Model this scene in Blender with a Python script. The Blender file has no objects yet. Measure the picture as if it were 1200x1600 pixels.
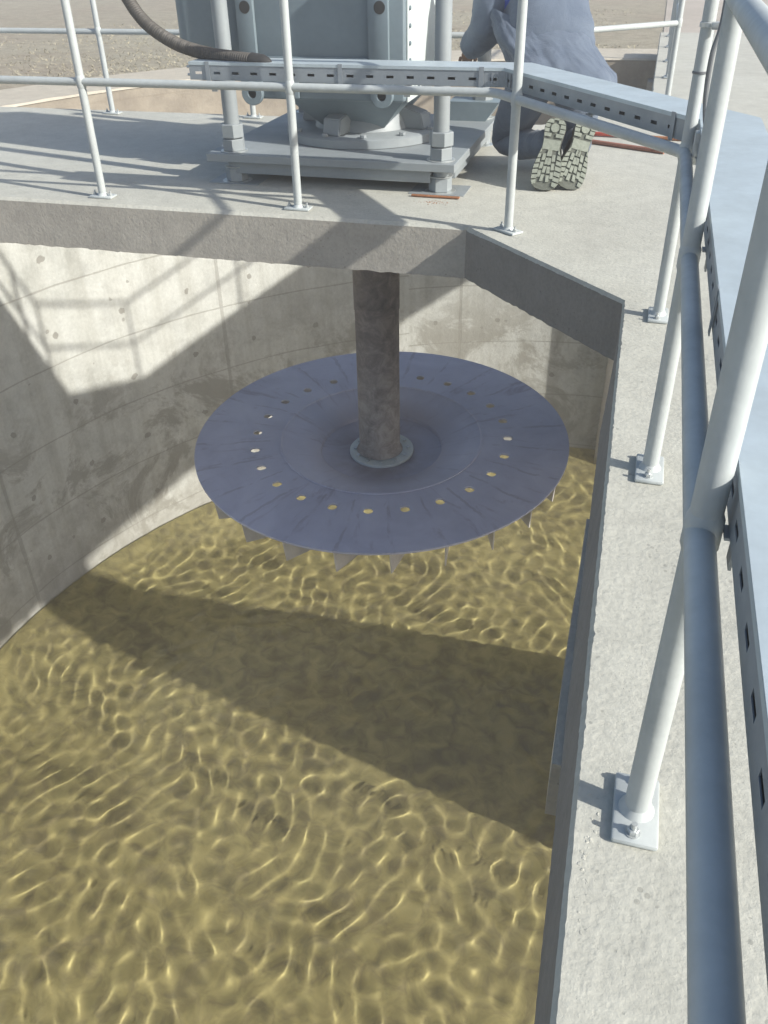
import bpy, bmesh, math, random
from mathutils import Vector, Matrix, noise
random.seed(7)
S = bpy.context.scene
COL = S.collection
R_ = math.radians

# ------------------------------------------------------------------ camera
CAM_H = 1.2
cd = bpy.data.cameras.new("camera")
cam = bpy.data.objects.new("camera", cd); COL.objects.link(cam)
cd.sensor_fit = 'VERTICAL'; cd.sensor_height = 24.0
cd.lens = 1339.84 / 1600 * 24.0
cd.clip_start = 0.01; cd.clip_end = 2000
Rm = Matrix(((0.96261195, 0.13971243, -0.23207469),
             (0.2703562, -0.54897656, 0.79090597),
             (-0.01690417, -0.82407838, -0.56622352)))
m3 = Matrix((( Rm[0][0], -Rm[0][1], -Rm[0][2]),
             ( Rm[1][0], -Rm[1][1], -Rm[1][2]),
             ( Rm[2][0], -Rm[2][1], -Rm[2][2])))
cam.matrix_world = Matrix.Translation((0, 0, CAM_H)) @ m3.to_4x4()
S.camera = cam

# ------------------------------------------------------------------ light
LD = Vector((-1.0, 0.245, -0.618)).normalized()          # direction the sunlight travels
elev = math.asin(-LD.z)
azim = math.atan2(-LD.x, -LD.y)                          # clockwise from +Y
w = bpy.data.worlds.new("World"); S.world = w; w.use_nodes = True
nt = w.node_tree; nt.nodes.clear()
sky = nt.nodes.new('ShaderNodeTexSky'); sky.sky_type = 'NISHITA'; sky.sun_disc = False
sky.sun_elevation = elev; sky.sun_rotation = azim; sky.air_density = 1.0; sky.dust_density = 2.0; sky.ozone_density = 1.0
bg = nt.nodes.new('ShaderNodeBackground'); bg.inputs[1].default_value = 0.108
wo = nt.nodes.new('ShaderNodeOutputWorld')
nt.links.new(sky.outputs[0], bg.inputs[0]); nt.links.new(bg.outputs[0], wo.inputs[0])
sl = bpy.data.lights.new("sun", 'SUN'); sl.energy = 4.0; sl.cycles.is_caustics_light = True; sl.angle = R_(0.95); sl.color = (1.0, 0.96, 0.88)
so = bpy.data.objects.new("sun", sl); COL.objects.link(so)
so.rotation_euler = LD.to_track_quat('-Z', 'Y').to_euler(); so.location = (20, -6, 14)
S.view_settings.view_transform = 'Standard'; S.view_settings.look = 'None'
S.view_settings.gamma = 1.0; S.view_settings.exposure = 0.72

# ------------------------------------------------------------------ materials
def mat(name):
    m = bpy.data.materials.new(name); m.use_nodes = True
    t = m.node_tree; t.nodes.clear()
    o = t.nodes.new('ShaderNodeOutputMaterial')
    b = t.nodes.new('ShaderNodeBsdfPrincipled'); t.links.new(b.outputs[0], o.inputs[0])
    return m, t, b
def N(t, kind, **kw):
    n = t.nodes.new(kind)
    for k, v in kw.items():
        if k.startswith('i_'):
            key = k[2:]
            n.inputs[int(key) if key.isdigit() else key.replace('_', ' ')].default_value = v
        else: setattr(n, k, v)
    return n
def ramp(t, fac, stops, interp='LINEAR'):
    r = t.nodes.new('ShaderNodeValToRGB'); r.color_ramp.interpolation = interp
    e = r.color_ramp.elements
    while len(e) < len(stops): e.new(0.5)
    for i, (p, c) in enumerate(stops):
        e[i].position = p; e[i].color = (c if len(c) == 4 else (*c, 1)) if isinstance(c, tuple) else (c, c, c, 1)
    t.links.new(fac, r.inputs[0]); return r.outputs[0]
def mixc(t, fac, a, b, mode='MIX'):
    n = t.nodes.new('ShaderNodeMix'); n.data_type = 'RGBA'; n.blend_type = mode
    for i, v in ((0, fac), (6, a), (7, b)):
        if isinstance(v, (int, float)): n.inputs[i].default_value = v
        elif isinstance(v, tuple): n.inputs[i].default_value = (*v[:3], 1)
        else: t.links.new(v, n.inputs[i])
    return n.outputs[2]
def math_(t, op, a, b=None, c=None):
    n = t.nodes.new('ShaderNodeMath'); n.operation = op
    for i, v in enumerate((a, b, c)):
        if v is None: continue
        if isinstance(v, (int, float)): n.inputs[i].default_value = v
        else: t.links.new(v, n.inputs[i])
    return n.outputs[0]
def noise_(t, scale, detail=6, rough=0.55, vec=None, dist=0.0):
    n = N(t, 'ShaderNodeTexNoise'); n.inputs['Scale'].default_value = scale
    n.inputs['Detail'].default_value = detail; n.inputs['Roughness'].default_value = rough
    n.inputs['Distortion'].default_value = dist
    if vec is not None: t.links.new(vec, n.inputs['Vector'])
    return n.outputs[0]
def coords(t, which='Object', scale=None):
    c = t.nodes.new('ShaderNodeTexCoord').outputs[which]
    if scale is None: return c
    mp = t.nodes.new('ShaderNodeMapping'); mp.inputs['Scale'].default_value = scale
    t.links.new(c, mp.inputs[0]); return mp.outputs[0]
def bump(t, b, h, strength=0.3, dist=0.01):
    n = t.nodes.new('ShaderNodeBump'); n.inputs['Strength'].default_value = strength
    n.inputs['Distance'].default_value = dist
    t.links.new(h, n.inputs['Height']); t.links.new(n.outputs[0], b.inputs['Normal']); return n

def concrete(name, c1, c2, c3, pock=True, bs=0.6):
    m, t, b = mat(name); co = coords(t)
    n1 = noise_(t, 1.3, 8, 0.6, co, 0.4); n2 = noise_(t, 9, 8, 0.65, co); n3 = noise_(t, 70, 3, 0.5, co)
    col = ramp(t, n1, [(0.3, c1), (0.52, c2), (0.72, c3)])
    col = mixc(t, 0.5, col, ramp(t, n2, [(0.32, tuple(v * 0.8 for v in c2)), (0.68, tuple(min(v * 1.12, 1) for v in c2))]))
    col = mixc(t, 0.28, col, ramp(t, n3, [(0.3, 0.6), (0.6, 1.0)]), 'MULTIPLY')
    v = N(t, 'ShaderNodeTexVoronoi', feature='F1'); v.inputs['Scale'].default_value = 34
    t.links.new(co, v.inputs['Vector'])
    sel = math_(t, 'GREATER_THAN', noise_(t, 7, 3, 0.5, co), 0.56)
    pk = math_(t, 'MULTIPLY', math_(t, 'LESS_THAN', v.outputs['Distance'], 0.16), sel)
    col = mixc(t, math_(t, 'MULTIPLY', pk, 0.6), col, tuple(v * 0.55 for v in c2))
    t.links.new(col, b.inputs['Base Color']); b.inputs['Roughness'].default_value = 0.9
    h = math_(t, 'ADD', math_(t, 'MULTIPLY', n2, 0.7), math_(t, 'MULTIPLY', n3, 0.35))
    h = math_(t, 'ADD', h, math_(t, 'MULTIPLY', noise_(t, 38, 6, 0.7, co), 0.45))
    v2 = N(t, 'ShaderNodeTexVoronoi', feature='F1'); v2.inputs['Scale'].default_value = 95; t.links.new(co, v2.inputs['Vector'])
    pit = math_(t, 'MULTIPLY', math_(t, 'LESS_THAN', v2.outputs['Distance'], 0.2), math_(t, 'GREATER_THAN', noise_(t, 16, 3, 0.5, co), 0.55))
    col = mixc(t, math_(t, 'MULTIPLY', pit, 0.35), col, tuple(v_ * 0.6 for v_ in c2))
    t.links.new(col, b.inputs['Base Color'])
    h = math_(t, 'SUBTRACT', h, math_(t, 'MULTIPLY', pit, 0.25))
    if pock: h = math_(t, 'SUBTRACT', h, math_(t, 'MULTIPLY', pk, 0.5))
    bump(t, b, h, bs, 0.012)
    return m
M = {}
M['deck'] = concrete('deck_concrete', (0.365, 0.362, 0.322), (0.45, 0.452, 0.40), (0.49, 0.495, 0.45), bs=0.4)
M['beam'] = concrete('beam_concrete', (0.30, 0.285, 0.255), (0.385, 0.365, 0.325), (0.45, 0.43, 0.385), bs=0.4)
M['shaded_side'] = concrete('shaded_side_concrete', (0.16, 0.154, 0.144), (0.205, 0.197, 0.184), (0.25, 0.24, 0.222), bs=0.4)  # beam concrete darkened, putting the slab side's shade into its colour
M['coping'] = concrete('coping_concrete', (0.40, 0.36, 0.29), (0.47, 0.43, 0.35), (0.52, 0.49, 0.41))

def tank_wall_mat():
    m, t, b = mat('shuttered_concrete'); co = coords(t); uv = coords(t, 'UV')
    sp = N(t, 'ShaderNodeSeparateXYZ'); t.links.new(uv, sp.inputs[0]); U, V = sp.outputs[0], sp.outputs[1]
    n1 = noise_(t, 0.45, 8, 0.62, co, 0.6); n2 = noise_(t, 3.2, 8, 0.68, co); n3 = noise_(t, 26, 6, 0.6, co)
    col = ramp(t, n1, [(0.3, (0.38, 0.39, 0.365)), (0.5, (0.51, 0.52, 0.49)), (0.7, (0.56, 0.57, 0.54))])
    col = mixc(t, 0.55, col, ramp(t, n2, [(0.3, (0.33, 0.335, 0.31)), (0.5, (0.51, 0.52, 0.485)), (0.7, (0.59, 0.60, 0.565))]))
    col = mixc(t, 0.35, col, ramp(t, n3, [(0.3, 0.7), (0.6, 1.0)]), 'MULTIPLY')
    # vertical run-off streaks
    mp = N(t, 'ShaderNodeMapping'); mp.inputs['Scale'].default_value = (5.0, 0.25, 1); t.links.new(uv, mp.inputs[0])
    st = noise_(t, 1.0, 6, 0.6, mp.outputs[0])
    col = mixc(t, 0.4, col, ramp(t, st, [(0.36, (0.62, 0.6, 0.55)), (0.56, 1.0)]), 'MULTIPLY')
    # shutter-board joints: offset differs from panel to panel, slightly wavy
    pan = math_(t, 'GREATER_THAN', U, 7.1)
    off = math_(t, 'MULTIPLY', pan, 0.2)
    wav = math_(t, 'MULTIPLY', math_(t, 'SUBTRACT', noise_(t, 0.9, 2, 0.5, co), 0.5), 0.06)
    vv = math_(t, 'ADD', math_(t, 'ADD', V, off), wav)
    fr = math_(t, 'FRACT', math_(t, 'DIVIDE', math_(t, 'ADD', vv, 100 * 0.88 + 3.02), 0.88))
    dl = math_(t, 'MINIMUM', fr, math_(t, 'SUBTRACT', 1.0, fr))
    line = math_(t, 'LESS_THAN', dl, math_(t, 'MULTIPLY', 0.021, noise_(t, 5, 4, 0.6, co)))
    fu = math_(t, 'FRACT', math_(t, 'DIVIDE', math_(t, 'ADD', U, 35.0 - 3.5), 3.58))
    du = math_(t, 'MINIMUM', fu, math_(t, 'SUBTRACT', 1.0, fu))
    vl = math_(t, 'LESS_THAN', math_(t, 'ADD', du, math_(t, 'MULTIPLY', noise_(t, 3, 3, 0.5, co), 0.012)), 0.013)
    # tie holes
    gu = math_(t, 'SUBTRACT', math_(t, 'FRACT', math_(t, 'DIVIDE', math_(t, 'ADD', U, 50), 0.92)), 0.5)
    gv = math_(t, 'SUBTRACT', math_(t, 'FRACT', math_(t, 'DIVIDE', math_(t, 'ADD', math_(t, 'ADD', V, off), 100 * 0.88 + 3.02), 0.88)), 0.38)
    wu = math_(t, 'MULTIPLY', math_(t, 'SUBTRACT', noise_(t, 1.7, 2, 0.5, co), 0.5), 0.25)
    gu = math_(t, 'ADD', gu, wu)
    dh = math_(t, 'SQRT', math_(t, 'ADD', math_(t, 'POWER', gu, 2), math_(t, 'POWER', gv, 2)))
    rr = math_(t, 'MULTIPLY_ADD', noise_(t, 14, 4, 0.7, co), 0.07, 0.008)
    hole = math_(t, 'LESS_THAN', dh, rr)
    v = N(t, 'ShaderNodeTexVoronoi', feature='F1'); v.inputs['Scale'].default_value = 3.5; t.links.new(co, v.inputs['Vector'])
    blot = math_(t, 'MULTIPLY', math_(t, 'LESS_THAN', v.outputs['Distance'], math_(t, 'MULTIPLY', noise_(t, 12, 4, .7, co), 0.17)),
                 math_(t, 'GREATER_THAN', noise_(t, 1.1, 3, 0.5, co), 0.52))
    marks = math_(t, 'MAXIMUM', math_(t, 'MAXIMUM', math_(t, 'MULTIPLY', line, 0.42), math_(t, 'MULTIPLY', vl, 0.35)),
                  math_(t, 'MAXIMUM', math_(t, 'MULTIPLY', hole, 0.6), math_(t, 'MULTIPLY', blot, 0.5)))
    col = mixc(t, marks, col, (0.15, 0.135, 0.11))
    # damp, silt-stained zone above the water
    g = N(t, 'ShaderNodeMapRange'); g.inputs[1].default_value = -4.6; g.inputs[2].default_value = -5.8
    t.links.new(math_(t, 'ADD', V, math_(t, 'MULTIPLY', math_(t, 'SUBTRACT', n2, 0.5), 3.0)), g.inputs[0])
    col = mixc(t, math_(t, 'MULTIPLY', g.outputs[0], 0.42), col, (0.24, 0.22, 0.185))
    # big damp blotch patches
    wet = ramp(t, noise_(t, 0.9, 9, 0.75, co, 0.8), [(0.49, 0.0), (0.56, 1.0)])
    wet = math_(t, 'MULTIPLY', wet, ramp(t, V, [(0.0, 0.0), (0.0, 0.0)])) if False else wet
    dz = N(t, 'ShaderNodeMapRange'); dz.inputs[1].default_value = -3.0; dz.inputs[2].default_value = -4.0; t.links.new(V, dz.inputs[0])
    col = mixc(t, math_(t, 'MULTIPLY', math_(t, 'MULTIPLY', wet, dz.outputs[0]), 0.75), col, (0.25, 0.24, 0.205))
    # soil wash below the rim
    g2 = N(t, 'ShaderNodeMapRange'); g2.inputs[1].default_value = -1.35; g2.inputs[2].default_value = -1.1
    t.links.new(math_(t, 'ADD', V, math_(t, 'MULTIPLY', math_(t, 'SUBTRACT', n2, 0.5), 0.5)), g2.inputs[0])
    soil = ramp(t, n2, [(0.35, (0.19, 0.16, 0.125)), (0.65, (0.29, 0.25, 0.195))])
    col = mixc(t, math_(t, 'MULTIPLY', g2.outputs[0], 0.92), col, soil)
    t.links.new(col, b.inputs['Base Color']); b.inputs['Roughness'].default_value = 0.85
    h = math_(t, 'SUBTRACT', math_(t, 'ADD', n2, math_(t, 'MULTIPLY', n3, 0.3)), marks)
    bump(t, b, h, 0.4, 0.03)
    return m
M['wall'] = tank_wall_mat()

def metal(name, c, rough=0.4, metallic=0.0, var=0.12, sc=6, streak=None, bs=0.05):
    m, t, b = mat(name); co = coords(t, 'Object', streak)
    n = noise_(t, sc, 8, 0.65, co); n2 = noise_(t, sc * 9, 4, 0.6, co)
    col = ramp(t, n, [(0.3, tuple(v * (1 - var) for v in c)), (0.7, tuple(min(1, v * (1 + var * 0.6)) for v in c))])
    col = mixc(t, 0.3, col, ramp(t, n2, [(0.3, 0.82), (0.62, 1.0)]), 'MULTIPLY')
    t.links.new(col, b.inputs['Base Color']); b.inputs['Metallic'].default_value = metallic
    t.links.new(ramp(t, n, [(0.3, rough * 1.2), (0.7, rough * 0.85)]), b.inputs['Roughness'])
    bump(t, b, n2, bs * 4, 0.002)
    return m
M['rail'] = metal('rail_paint', (0.42, 0.455, 0.455), 0.5, 0.0, 0.14)
M['lid'] = metal('galvanised_lid', (0.47, 0.545, 0.58), 0.5, 0.3, 0.16, 5, (1, 1, 1), 0.06)
M['tray'] = metal('galvanised_tray', (0.30, 0.335, 0.365), 0.45, 0.4, 0.12)
M['zinc'] = metal('zinc', (0.55, 0.58, 0.58), 0.38, 0.6, 0.2, 20)
M['gear'] = metal('gearbox_paint', (0.175, 0.225, 0.255), 0.45, 0.0, 0.12, 3)
M['gear_light'] = metal('frame_paint', (0.26, 0.29, 0.305), 0.5, 0.0, 0.12, 3)
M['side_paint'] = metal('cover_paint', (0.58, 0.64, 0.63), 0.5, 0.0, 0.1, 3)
M['hose'] = metal('hose_rubber', (0.075, 0.07, 0.062), 0.6, 0, 0.2, 10)
M['dark'] = metal('dark_rubber', (0.03, 0.03, 0.03), 0.7)
M['cable'] = metal('cable_sheath', (0.13, 0.14, 0.15), 0.5)
M['vane'] = metal('vane_steel', (0.62, 0.60, 0.59), 0.5, 0.2, 0.2, 4)
M['rust'] = metal('rust', (0.30, 0.13, 0.06), 0.9, 0, 0.4, 40)
M['red'] = metal('red_paint', (0.42, 0.07, 0.045), 0.45, 0, 0.25, 20)
M['redrust'] = metal('red_oxide_pipe', (0.30, 0.13, 0.09), 0.6, 0, 0.3, 30)
M['sole'] = metal('boot_sole', (0.22, 0.24, 0.205), 0.85, 0, 0.2, 40)
M['lug'] = metal('boot_lugs', (0.26, 0.285, 0.24), 0.85, 0, 0.2, 60)
M['groove'] = metal('boot_midsole', (0.12, 0.13, 0.11), 0.9, 0, 0.2, 60)
M['boot'] = metal('boot_leather', (0.07, 0.055, 0.045), 0.7, 0, 0.3, 20)
M['skin'] = metal('skin', (0.20, 0.11, 0.07), 0.55, 0, 0.1, 20)
M['hair'] = metal('hair', (0.015, 0.012, 0.01), 0.8, 0, 0.3, 60)
M['shirt'] = metal('blue_shirt', (0.05, 0.08, 0.35), 0.9, 0, 0.2, 10)

def disc_mat():
    m, t, b = mat('impeller_plate'); co = coords(t)
    sp = N(t, 'ShaderNodeSeparateXYZ'); t.links.new(co, sp.inputs[0])
    ang = math_(t, 'ARCTAN2', sp.outputs[1], sp.outputs[0])
    rad = math_(t, 'SQRT', math_(t, 'ADD', math_(t, 'POWER', sp.outputs[0], 2), math_(t, 'POWER', sp.outputs[1], 2)))
    cb = N(t, 'ShaderNodeCombineXYZ'); t.links.new(math_(t, 'MULTIPLY', ang, 6.5), cb.inputs[0]); t.links.new(math_(t, 'MULTIPLY', rad, 1.6), cb.inputs[1])
    st = noise_(t, 1.0, 7, 0.7, cb.outputs[0], 1.2)
    n = noise_(t, 2.2, 8, 0.65, co, 0.5)
    col = ramp(t, n, [(0.3, (0.45, 0.465, 0.58)), (0.55, (0.54, 0.56, 0.68)), (0.75, (0.61, 0.63, 0.74))])
    col = mixc(t, 0.75, col, ramp(t, st, [(0.33, (0.66, 0.6, 0.62)), (0.43, (0.95, 0.94, 0.95)), (0.8, 1.0)]), 'MULTIPLY')
    spoke = math_(t, 'ABSOLUTE', math_(t, 'SUBTRACT', math_(t, 'FRACT', math_(t, 'ADD', math_(t, 'MULTIPLY', ang, 24 / 6.28318), math_(t, 'MULTIPLY', noise_(t, 2.5, 4, 0.6, co), 0.5))), 0.5))
    sp_m = math_(t, 'MULTIPLY', math_(t, 'LESS_THAN', spoke, math_(t, 'MULTIPLY', noise_(t, 6, 5, 0.7, co), 0.07)), math_(t, 'GREATER_THAN', rad, 0.80))
    sp_m = math_(t, 'MULTIPLY', sp_m, ramp(t, noise_(t, 5, 4, 0.6, co), [(0.42, 0.0), (0.55, 1.0)]))
    col = mixc(t, math_(t, 'MULTIPLY', sp_m, 0.3), col, (0.20, 0.17, 0.20))
    chips = ramp(t, noise_(t, 4.2, 5, 0.7, co, 0.8), [(0.70, 0.0), (0.74, 1.0)])
    col = mixc(t, math_(t, 'MULTIPLY', chips, 0.45), col, (0.42, 0.43, 0.46))
    # brown wash inside the dish
    ins = ramp(t, rad, [(0.28, 1.0), (0.62, 0.0)])
    col = mixc(t, math_(t, 'MULTIPLY', ins, ramp(t, n, [(0.35, 0.25), (0.6, 0.85)])), col, (0.23, 0.195, 0.21))
    t.links.new(col, b.inputs['Base Color']); b.inputs['Roughness'].default_value = 0.5; b.inputs['Metallic'].default_value = 0.1
    bump(t, b, st, 0.08, 0.004)
    return m
M['disc'] = disc_mat()
def shaft_mat():
    m, t, b = mat('shaft_steel'); co = coords(t)
    n = noise_(t, 9, 8, 0.75, co, 0.5); n2 = noise_(t, 2.2, 6, 0.6, co)
    col = ramp(t, n, [(0.32, (0.10, 0.088, 0.085)), (0.5, (0.19, 0.165, 0.155)), (0.62, (0.28, 0.245, 0.22))])
    col = mixc(t, ramp(t, n2, [(0.45, 0.0), (0.7, 0.6)]), col, (0.25, 0.225, 0.20))
    spz = N(t, 'ShaderNodeSeparateXYZ'); t.links.new(co, spz.inputs[0])
    low = N(t, 'ShaderNodeMapRange'); low.inputs[1].default_value = -1.0; low.inputs[2].default_value = -1.45; t.links.new(math_(t, 'ADD', spz.outputs[2], math_(t, 'MULTIPLY', n2, 0.2)), low.inputs[0])
    col = mixc(t, math_(t, 'MULTIPLY', low.outputs[0], 0.7), col, ramp(t, n, [(0.35, (0.20, 0.18, 0.165)), (0.6, (0.40, 0.37, 0.34))]))
    t.links.new(col, b.inputs['Base Color']); b.inputs['Roughness'].default_value = 0.75
    bump(t, b, n, 0.3, 0.004); return m
M['shaft'] = shaft_mat()
def cloth_mat():
    m, t, b = mat('coverall_cloth'); co = coords(t)
    n = noise_(t, 5, 8, 0.6, co, 0.5); wv = noise_(t, 260, 2, 0.5, co)
    col = ramp(t, n, [(0.3, (0.068, 0.094, 0.14)), (0.7, (0.115, 0.147, 0.195))])
    t.links.new(col, b.inputs['Base Color']); b.inputs['Roughness'].default_value = 0.95
    b.inputs['Sheen Weight'].default_value = 0.15
    bump(t, b, math_(t, 'ADD', math_(t, 'MULTIPLY', n, 1.5), math_(t, 'MULTIPLY', wv, 0.15)), 0.5, 0.02); return m
M['cloth'] = cloth_mat()
def ground_mat():
    m, t, b = mat('dry_grass_ground'); co = coords(t)
    n1 = noise_(t, 0.22, 7, 0.6, co, 0.5); n2 = noise_(t, 5, 8, 0.75, co); n3 = noise_(t, 40, 6, 0.7, co)
    col = ramp(t, n1, [(0.38, (0.29, 0.215, 0.16)), (0.5, (0.30, 0.26, 0.19)), (0.62, (0.35, 0.325, 0.24))])
    col = mixc(t, 0.6, col, ramp(t, n2, [(0.35, (0.20, 0.175, 0.125)), (0.5, (0.31, 0.28, 0.205)), (0.66, (0.42, 0.39, 0.30))]))
    col = mixc(t, 0.5, col, ramp(t, n3, [(0.35, 0.5), (0.6, 1.0)]), 'MULTIPLY')
    t.links.new(col, b.inputs['Base Color']); b.inputs['Roughness'].default_value = 1.0
    bump(t, b, math_(t, 'ADD', n2, n3), 0.5, 0.03); return m
M['ground'] = ground_mat()
def dirt_mat():
    m, t, b = mat('dirt_path'); co = coords(t)
    n1 = noise_(t, 0.6, 8, 0.6, co); n2 = noise_(t, 20, 8, 0.7, co)
    col = ramp(t, n1, [(0.35, (0.36, 0.32, 0.27)), (0.65, (0.44, 0.395, 0.345))])
    col = mixc(t, 0.4, col, ramp(t, n2, [(0.3, 0.7), (0.6, 1.0)]), 'MULTIPLY')
    t.links.new(col, b.inputs['Base Color']); b.inputs['Roughness'].default_value = 1.0
    bump(t, b, n2, 0.6, 0.02); return m
M['dirt'] = dirt_mat()
def bed_mat():
    m, t, b = mat('tank_bed_silt'); co = coords(t)
    n1 = noise_(t, 0.5, 7, 0.6, co, 0.5); n2 = noise_(t, 4.5, 5, 0.6, co, 0.8)
    col = ramp(t, n1, [(0.35, (0.32, 0.28, 0.135)), (0.5, (0.385, 0.345, 0.175)), (0.68, (0.46, 0.415, 0.22))])
    col = mixc(t, 0.6, col, ramp(t, n2, [(0.36, (0.18, 0.16, 0.11)), (0.5, (0.355, 0.32, 0.175)), (0.62, (0.50, 0.455, 0.24))]))
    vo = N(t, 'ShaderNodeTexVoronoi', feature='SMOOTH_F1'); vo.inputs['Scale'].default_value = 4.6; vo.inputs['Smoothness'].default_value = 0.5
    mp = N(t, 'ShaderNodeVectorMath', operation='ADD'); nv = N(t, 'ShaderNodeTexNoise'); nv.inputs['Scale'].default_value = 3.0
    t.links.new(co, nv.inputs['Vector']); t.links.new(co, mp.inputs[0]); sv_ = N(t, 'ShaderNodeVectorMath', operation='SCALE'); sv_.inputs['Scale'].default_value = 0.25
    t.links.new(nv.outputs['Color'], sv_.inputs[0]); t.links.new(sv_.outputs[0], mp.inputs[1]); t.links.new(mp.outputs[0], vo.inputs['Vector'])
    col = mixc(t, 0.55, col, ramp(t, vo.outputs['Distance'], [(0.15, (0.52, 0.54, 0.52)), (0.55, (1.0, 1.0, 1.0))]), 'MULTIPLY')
    t.links.new(col, b.inputs['Base Color']); b.inputs['Roughness'].default_value = 0.9
    bump(t, b, n2, 0.4, 0.03); return m
M['bed'] = bed_mat()
def water_mat():
    m, t, b = mat('water')
    t.nodes.remove(b)
    gl = t.nodes.new('ShaderNodeBsdfGlass'); gl.inputs['IOR'].default_value = 1.333
    gl.inputs['Roughness'].default_value = 0.0; gl.inputs['Color'].default_value = (0.97, 0.955, 0.875, 1)
    o = [n for n in t.nodes if n.type == 'OUTPUT_MATERIAL'][0]
    t.links.new(gl.outputs[0], o.inputs[0]); return m
M['water'] = water_mat()

# ------------------------------------------------------------------ mesh helpers
def new(): return bmesh.new()
def obj(name, bm, m, parent=None, smooth=True, angle=32, origin=None):
    if origin is not None:
        bmesh.ops.translate(bm, verts=bm.verts, vec=-Vector(origin))
    me = bpy.data.meshes.new(name); bm.to_mesh(me); bm.free()
    ms = m if isinstance(m, (list, tuple)) else [m]
    for x in ms: me.materials.append(x)
    if smooth and len(me.polygons):
        me.polygons.foreach_set('use_smooth', [True] * len(me.polygons))
        me.set_sharp_from_angle(angle=R_(angle))
    me.update()
    o = bpy.data.objects.new(name, me); COL.objects.link(o)
    if origin is not None: o.location = origin
    if parent is not None:
        o.parent = parent
        o.location = Vector(o.location) - Vector(world_loc(parent))
    return o
def world_loc(o):
    v = Vector(o.location); p = o.parent
    while p: v += Vector(p.location); p = p.parent
    return v
def thing(name, label, cat, loc, group=None):
    o = bpy.data.objects.new(name, None); COL.objects.link(o); o.location = loc
    o.empty_display_size = 0.1
    o['label'] = label; o['category'] = cat
    if group: o['group'] = group
    return o
def tag(o, label=None, cat=None, group=None, kind=None):
    if label: o['label'] = label
    if cat: o['category'] = cat
    if group: o['group'] = group
    if kind: o['kind'] = kind
    return o
def box(bm, c, s, rot=None, bev=0.0, seg=2):
    r = bmesh.ops.create_cube(bm, size=1.0); vs = r['verts']
    bmesh.ops.scale(bm, verts=vs, vec=s)
    if bev > 0:
        es = list({e for v in vs for e in v.link_edges})
        g = bmesh.ops.bevel(bm, geom=es, offset=bev, segments=seg, profile=0.5, affect='EDGES')
        vs = list({v for f in g['faces'] for v in f.verts} | {v for v in vs if v.is_valid})
    if rot is not None: bmesh.ops.rotate(bm, verts=vs, cent=(0, 0, 0), matrix=rot)
    bmesh.ops.translate(bm, verts=vs, vec=c); return vs
def frame_from(d):
    d = Vector(d).normalized()
    up = Vector((0, 0, 1)) if abs(d.z) < 0.95 else Vector((0, 1, 0))
    x = d.cross(up).normalized(); y = x.cross(d).normalized(); return x, y
def tube(bm, pts, r, n=16, cap=True, radii=None):
    pts = [Vector(p) for p in pts]; rings = []
    px = None
    for i, p in enumerate(pts):
        if i == 0: d = pts[1] - p
        elif i == len(pts) - 1: d = p - pts[i - 1]
        else: d = (pts[i + 1] - p).normalized() + (p - pts[i - 1]).normalized()
        d.normalize()
        if px is None: x, y = frame_from(d)
        else:
            x = (px - d * px.dot(d)).normalized(); y = x.cross(d).normalized()
        px = x
        k = 1.0
        if 0 < i < len(pts) - 1:
            cs = (pts[i + 1] - p).normalized().dot(d); k = 1 / max(cs, 0.6)
        rr = radii[i] if radii else r
        ring = []
        for j in range(n):
            a = 2 * math.pi * j / n
            v = x * math.cos(a) + y * math.sin(a)
            if k != 1.0 and len(pts) < 6:
                pl = ((pts[i + 1] - p).normalized() - (p - pts[i - 1]).normalized())
                if pl.length > 1e-4:
                    pl.normalize(); v = v + pl * v.dot(pl) * (k - 1)
            ring.append(bm.verts.new(p + v * rr))
        rings.append(ring)
    for a, b in zip(rings, rings[1:]):
        for j in range(n): bm.faces.new((a[j], a[(j + 1) % n], b[(j + 1) % n], b[j]))
    if cap:
        bm.faces.new(rings[0][::-1]); bm.faces.new(rings[-1])
    return rings
def lathe(bm, prof, c, n=48, a0=0.0, close_axis=False):
    c = Vector(c); rings = []
    for r, z in prof:
        rings.append([bm.verts.new(c + Vector((r * math.cos(a0 + 2 * math.pi * j / n), r * math.sin(a0 + 2 * math.pi * j / n), z))) for j in range(n)])
    for a, b in zip(rings, rings[1:]):
        for j in range(n): bm.faces.new((a[j], a[(j + 1) % n], b[(j + 1) % n], b[j]))
    return rings
def cyl(bm, c, r, h, n=24, bev=0.0, a0=0.0):
    """upright cylinder, c = centre of its bottom"""
    if bev: prof = [(r - bev, 0), (r, bev), (r, h - bev), (r - bev, h)]
    else: prof = [(r, 0), (r, h)]
    rg = lathe(bm, prof, c, n, a0)
    bm.faces.new(rg[0][::-1]); bm.faces.new(rg[-1])
def prism(bm, pts, z0, z1):
    a = [bm.verts.new((x, y, z0)) for x, y in pts]; b = [bm.verts.new((x, y, z1)) for x, y in pts]
    n = len(pts)
    for i in range(n): bm.faces.new((a[i], a[(i + 1) % n], b[(i + 1) % n], b[i]))
    f1 = bm.faces.new(a[::-1]); f2 = bm.faces.new(b)
    bmesh.ops.recalc_face_normals(bm, faces=bm.faces)
    return f1, f2
def catmull(pts, k=10):
    pts = [Vector(p) for p in pts]; P = [2 * pts[0] - pts[1]] + pts + [2 * pts[-1] - pts[-2]]; out = []
    for i in range(1, len(P) - 2):
        for j in range(k):
            t = j / k; a, b, c, d = P[i - 1], P[i], P[i + 1], P[i + 2]
            out.append(0.5 * ((2 * b) + (c - a) * t + (2 * a - 5 * b + 4 * c - d) * t * t + (3 * b - a - 3 * c + d) * t ** 3))
    out.append(pts[-1]); return out

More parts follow.
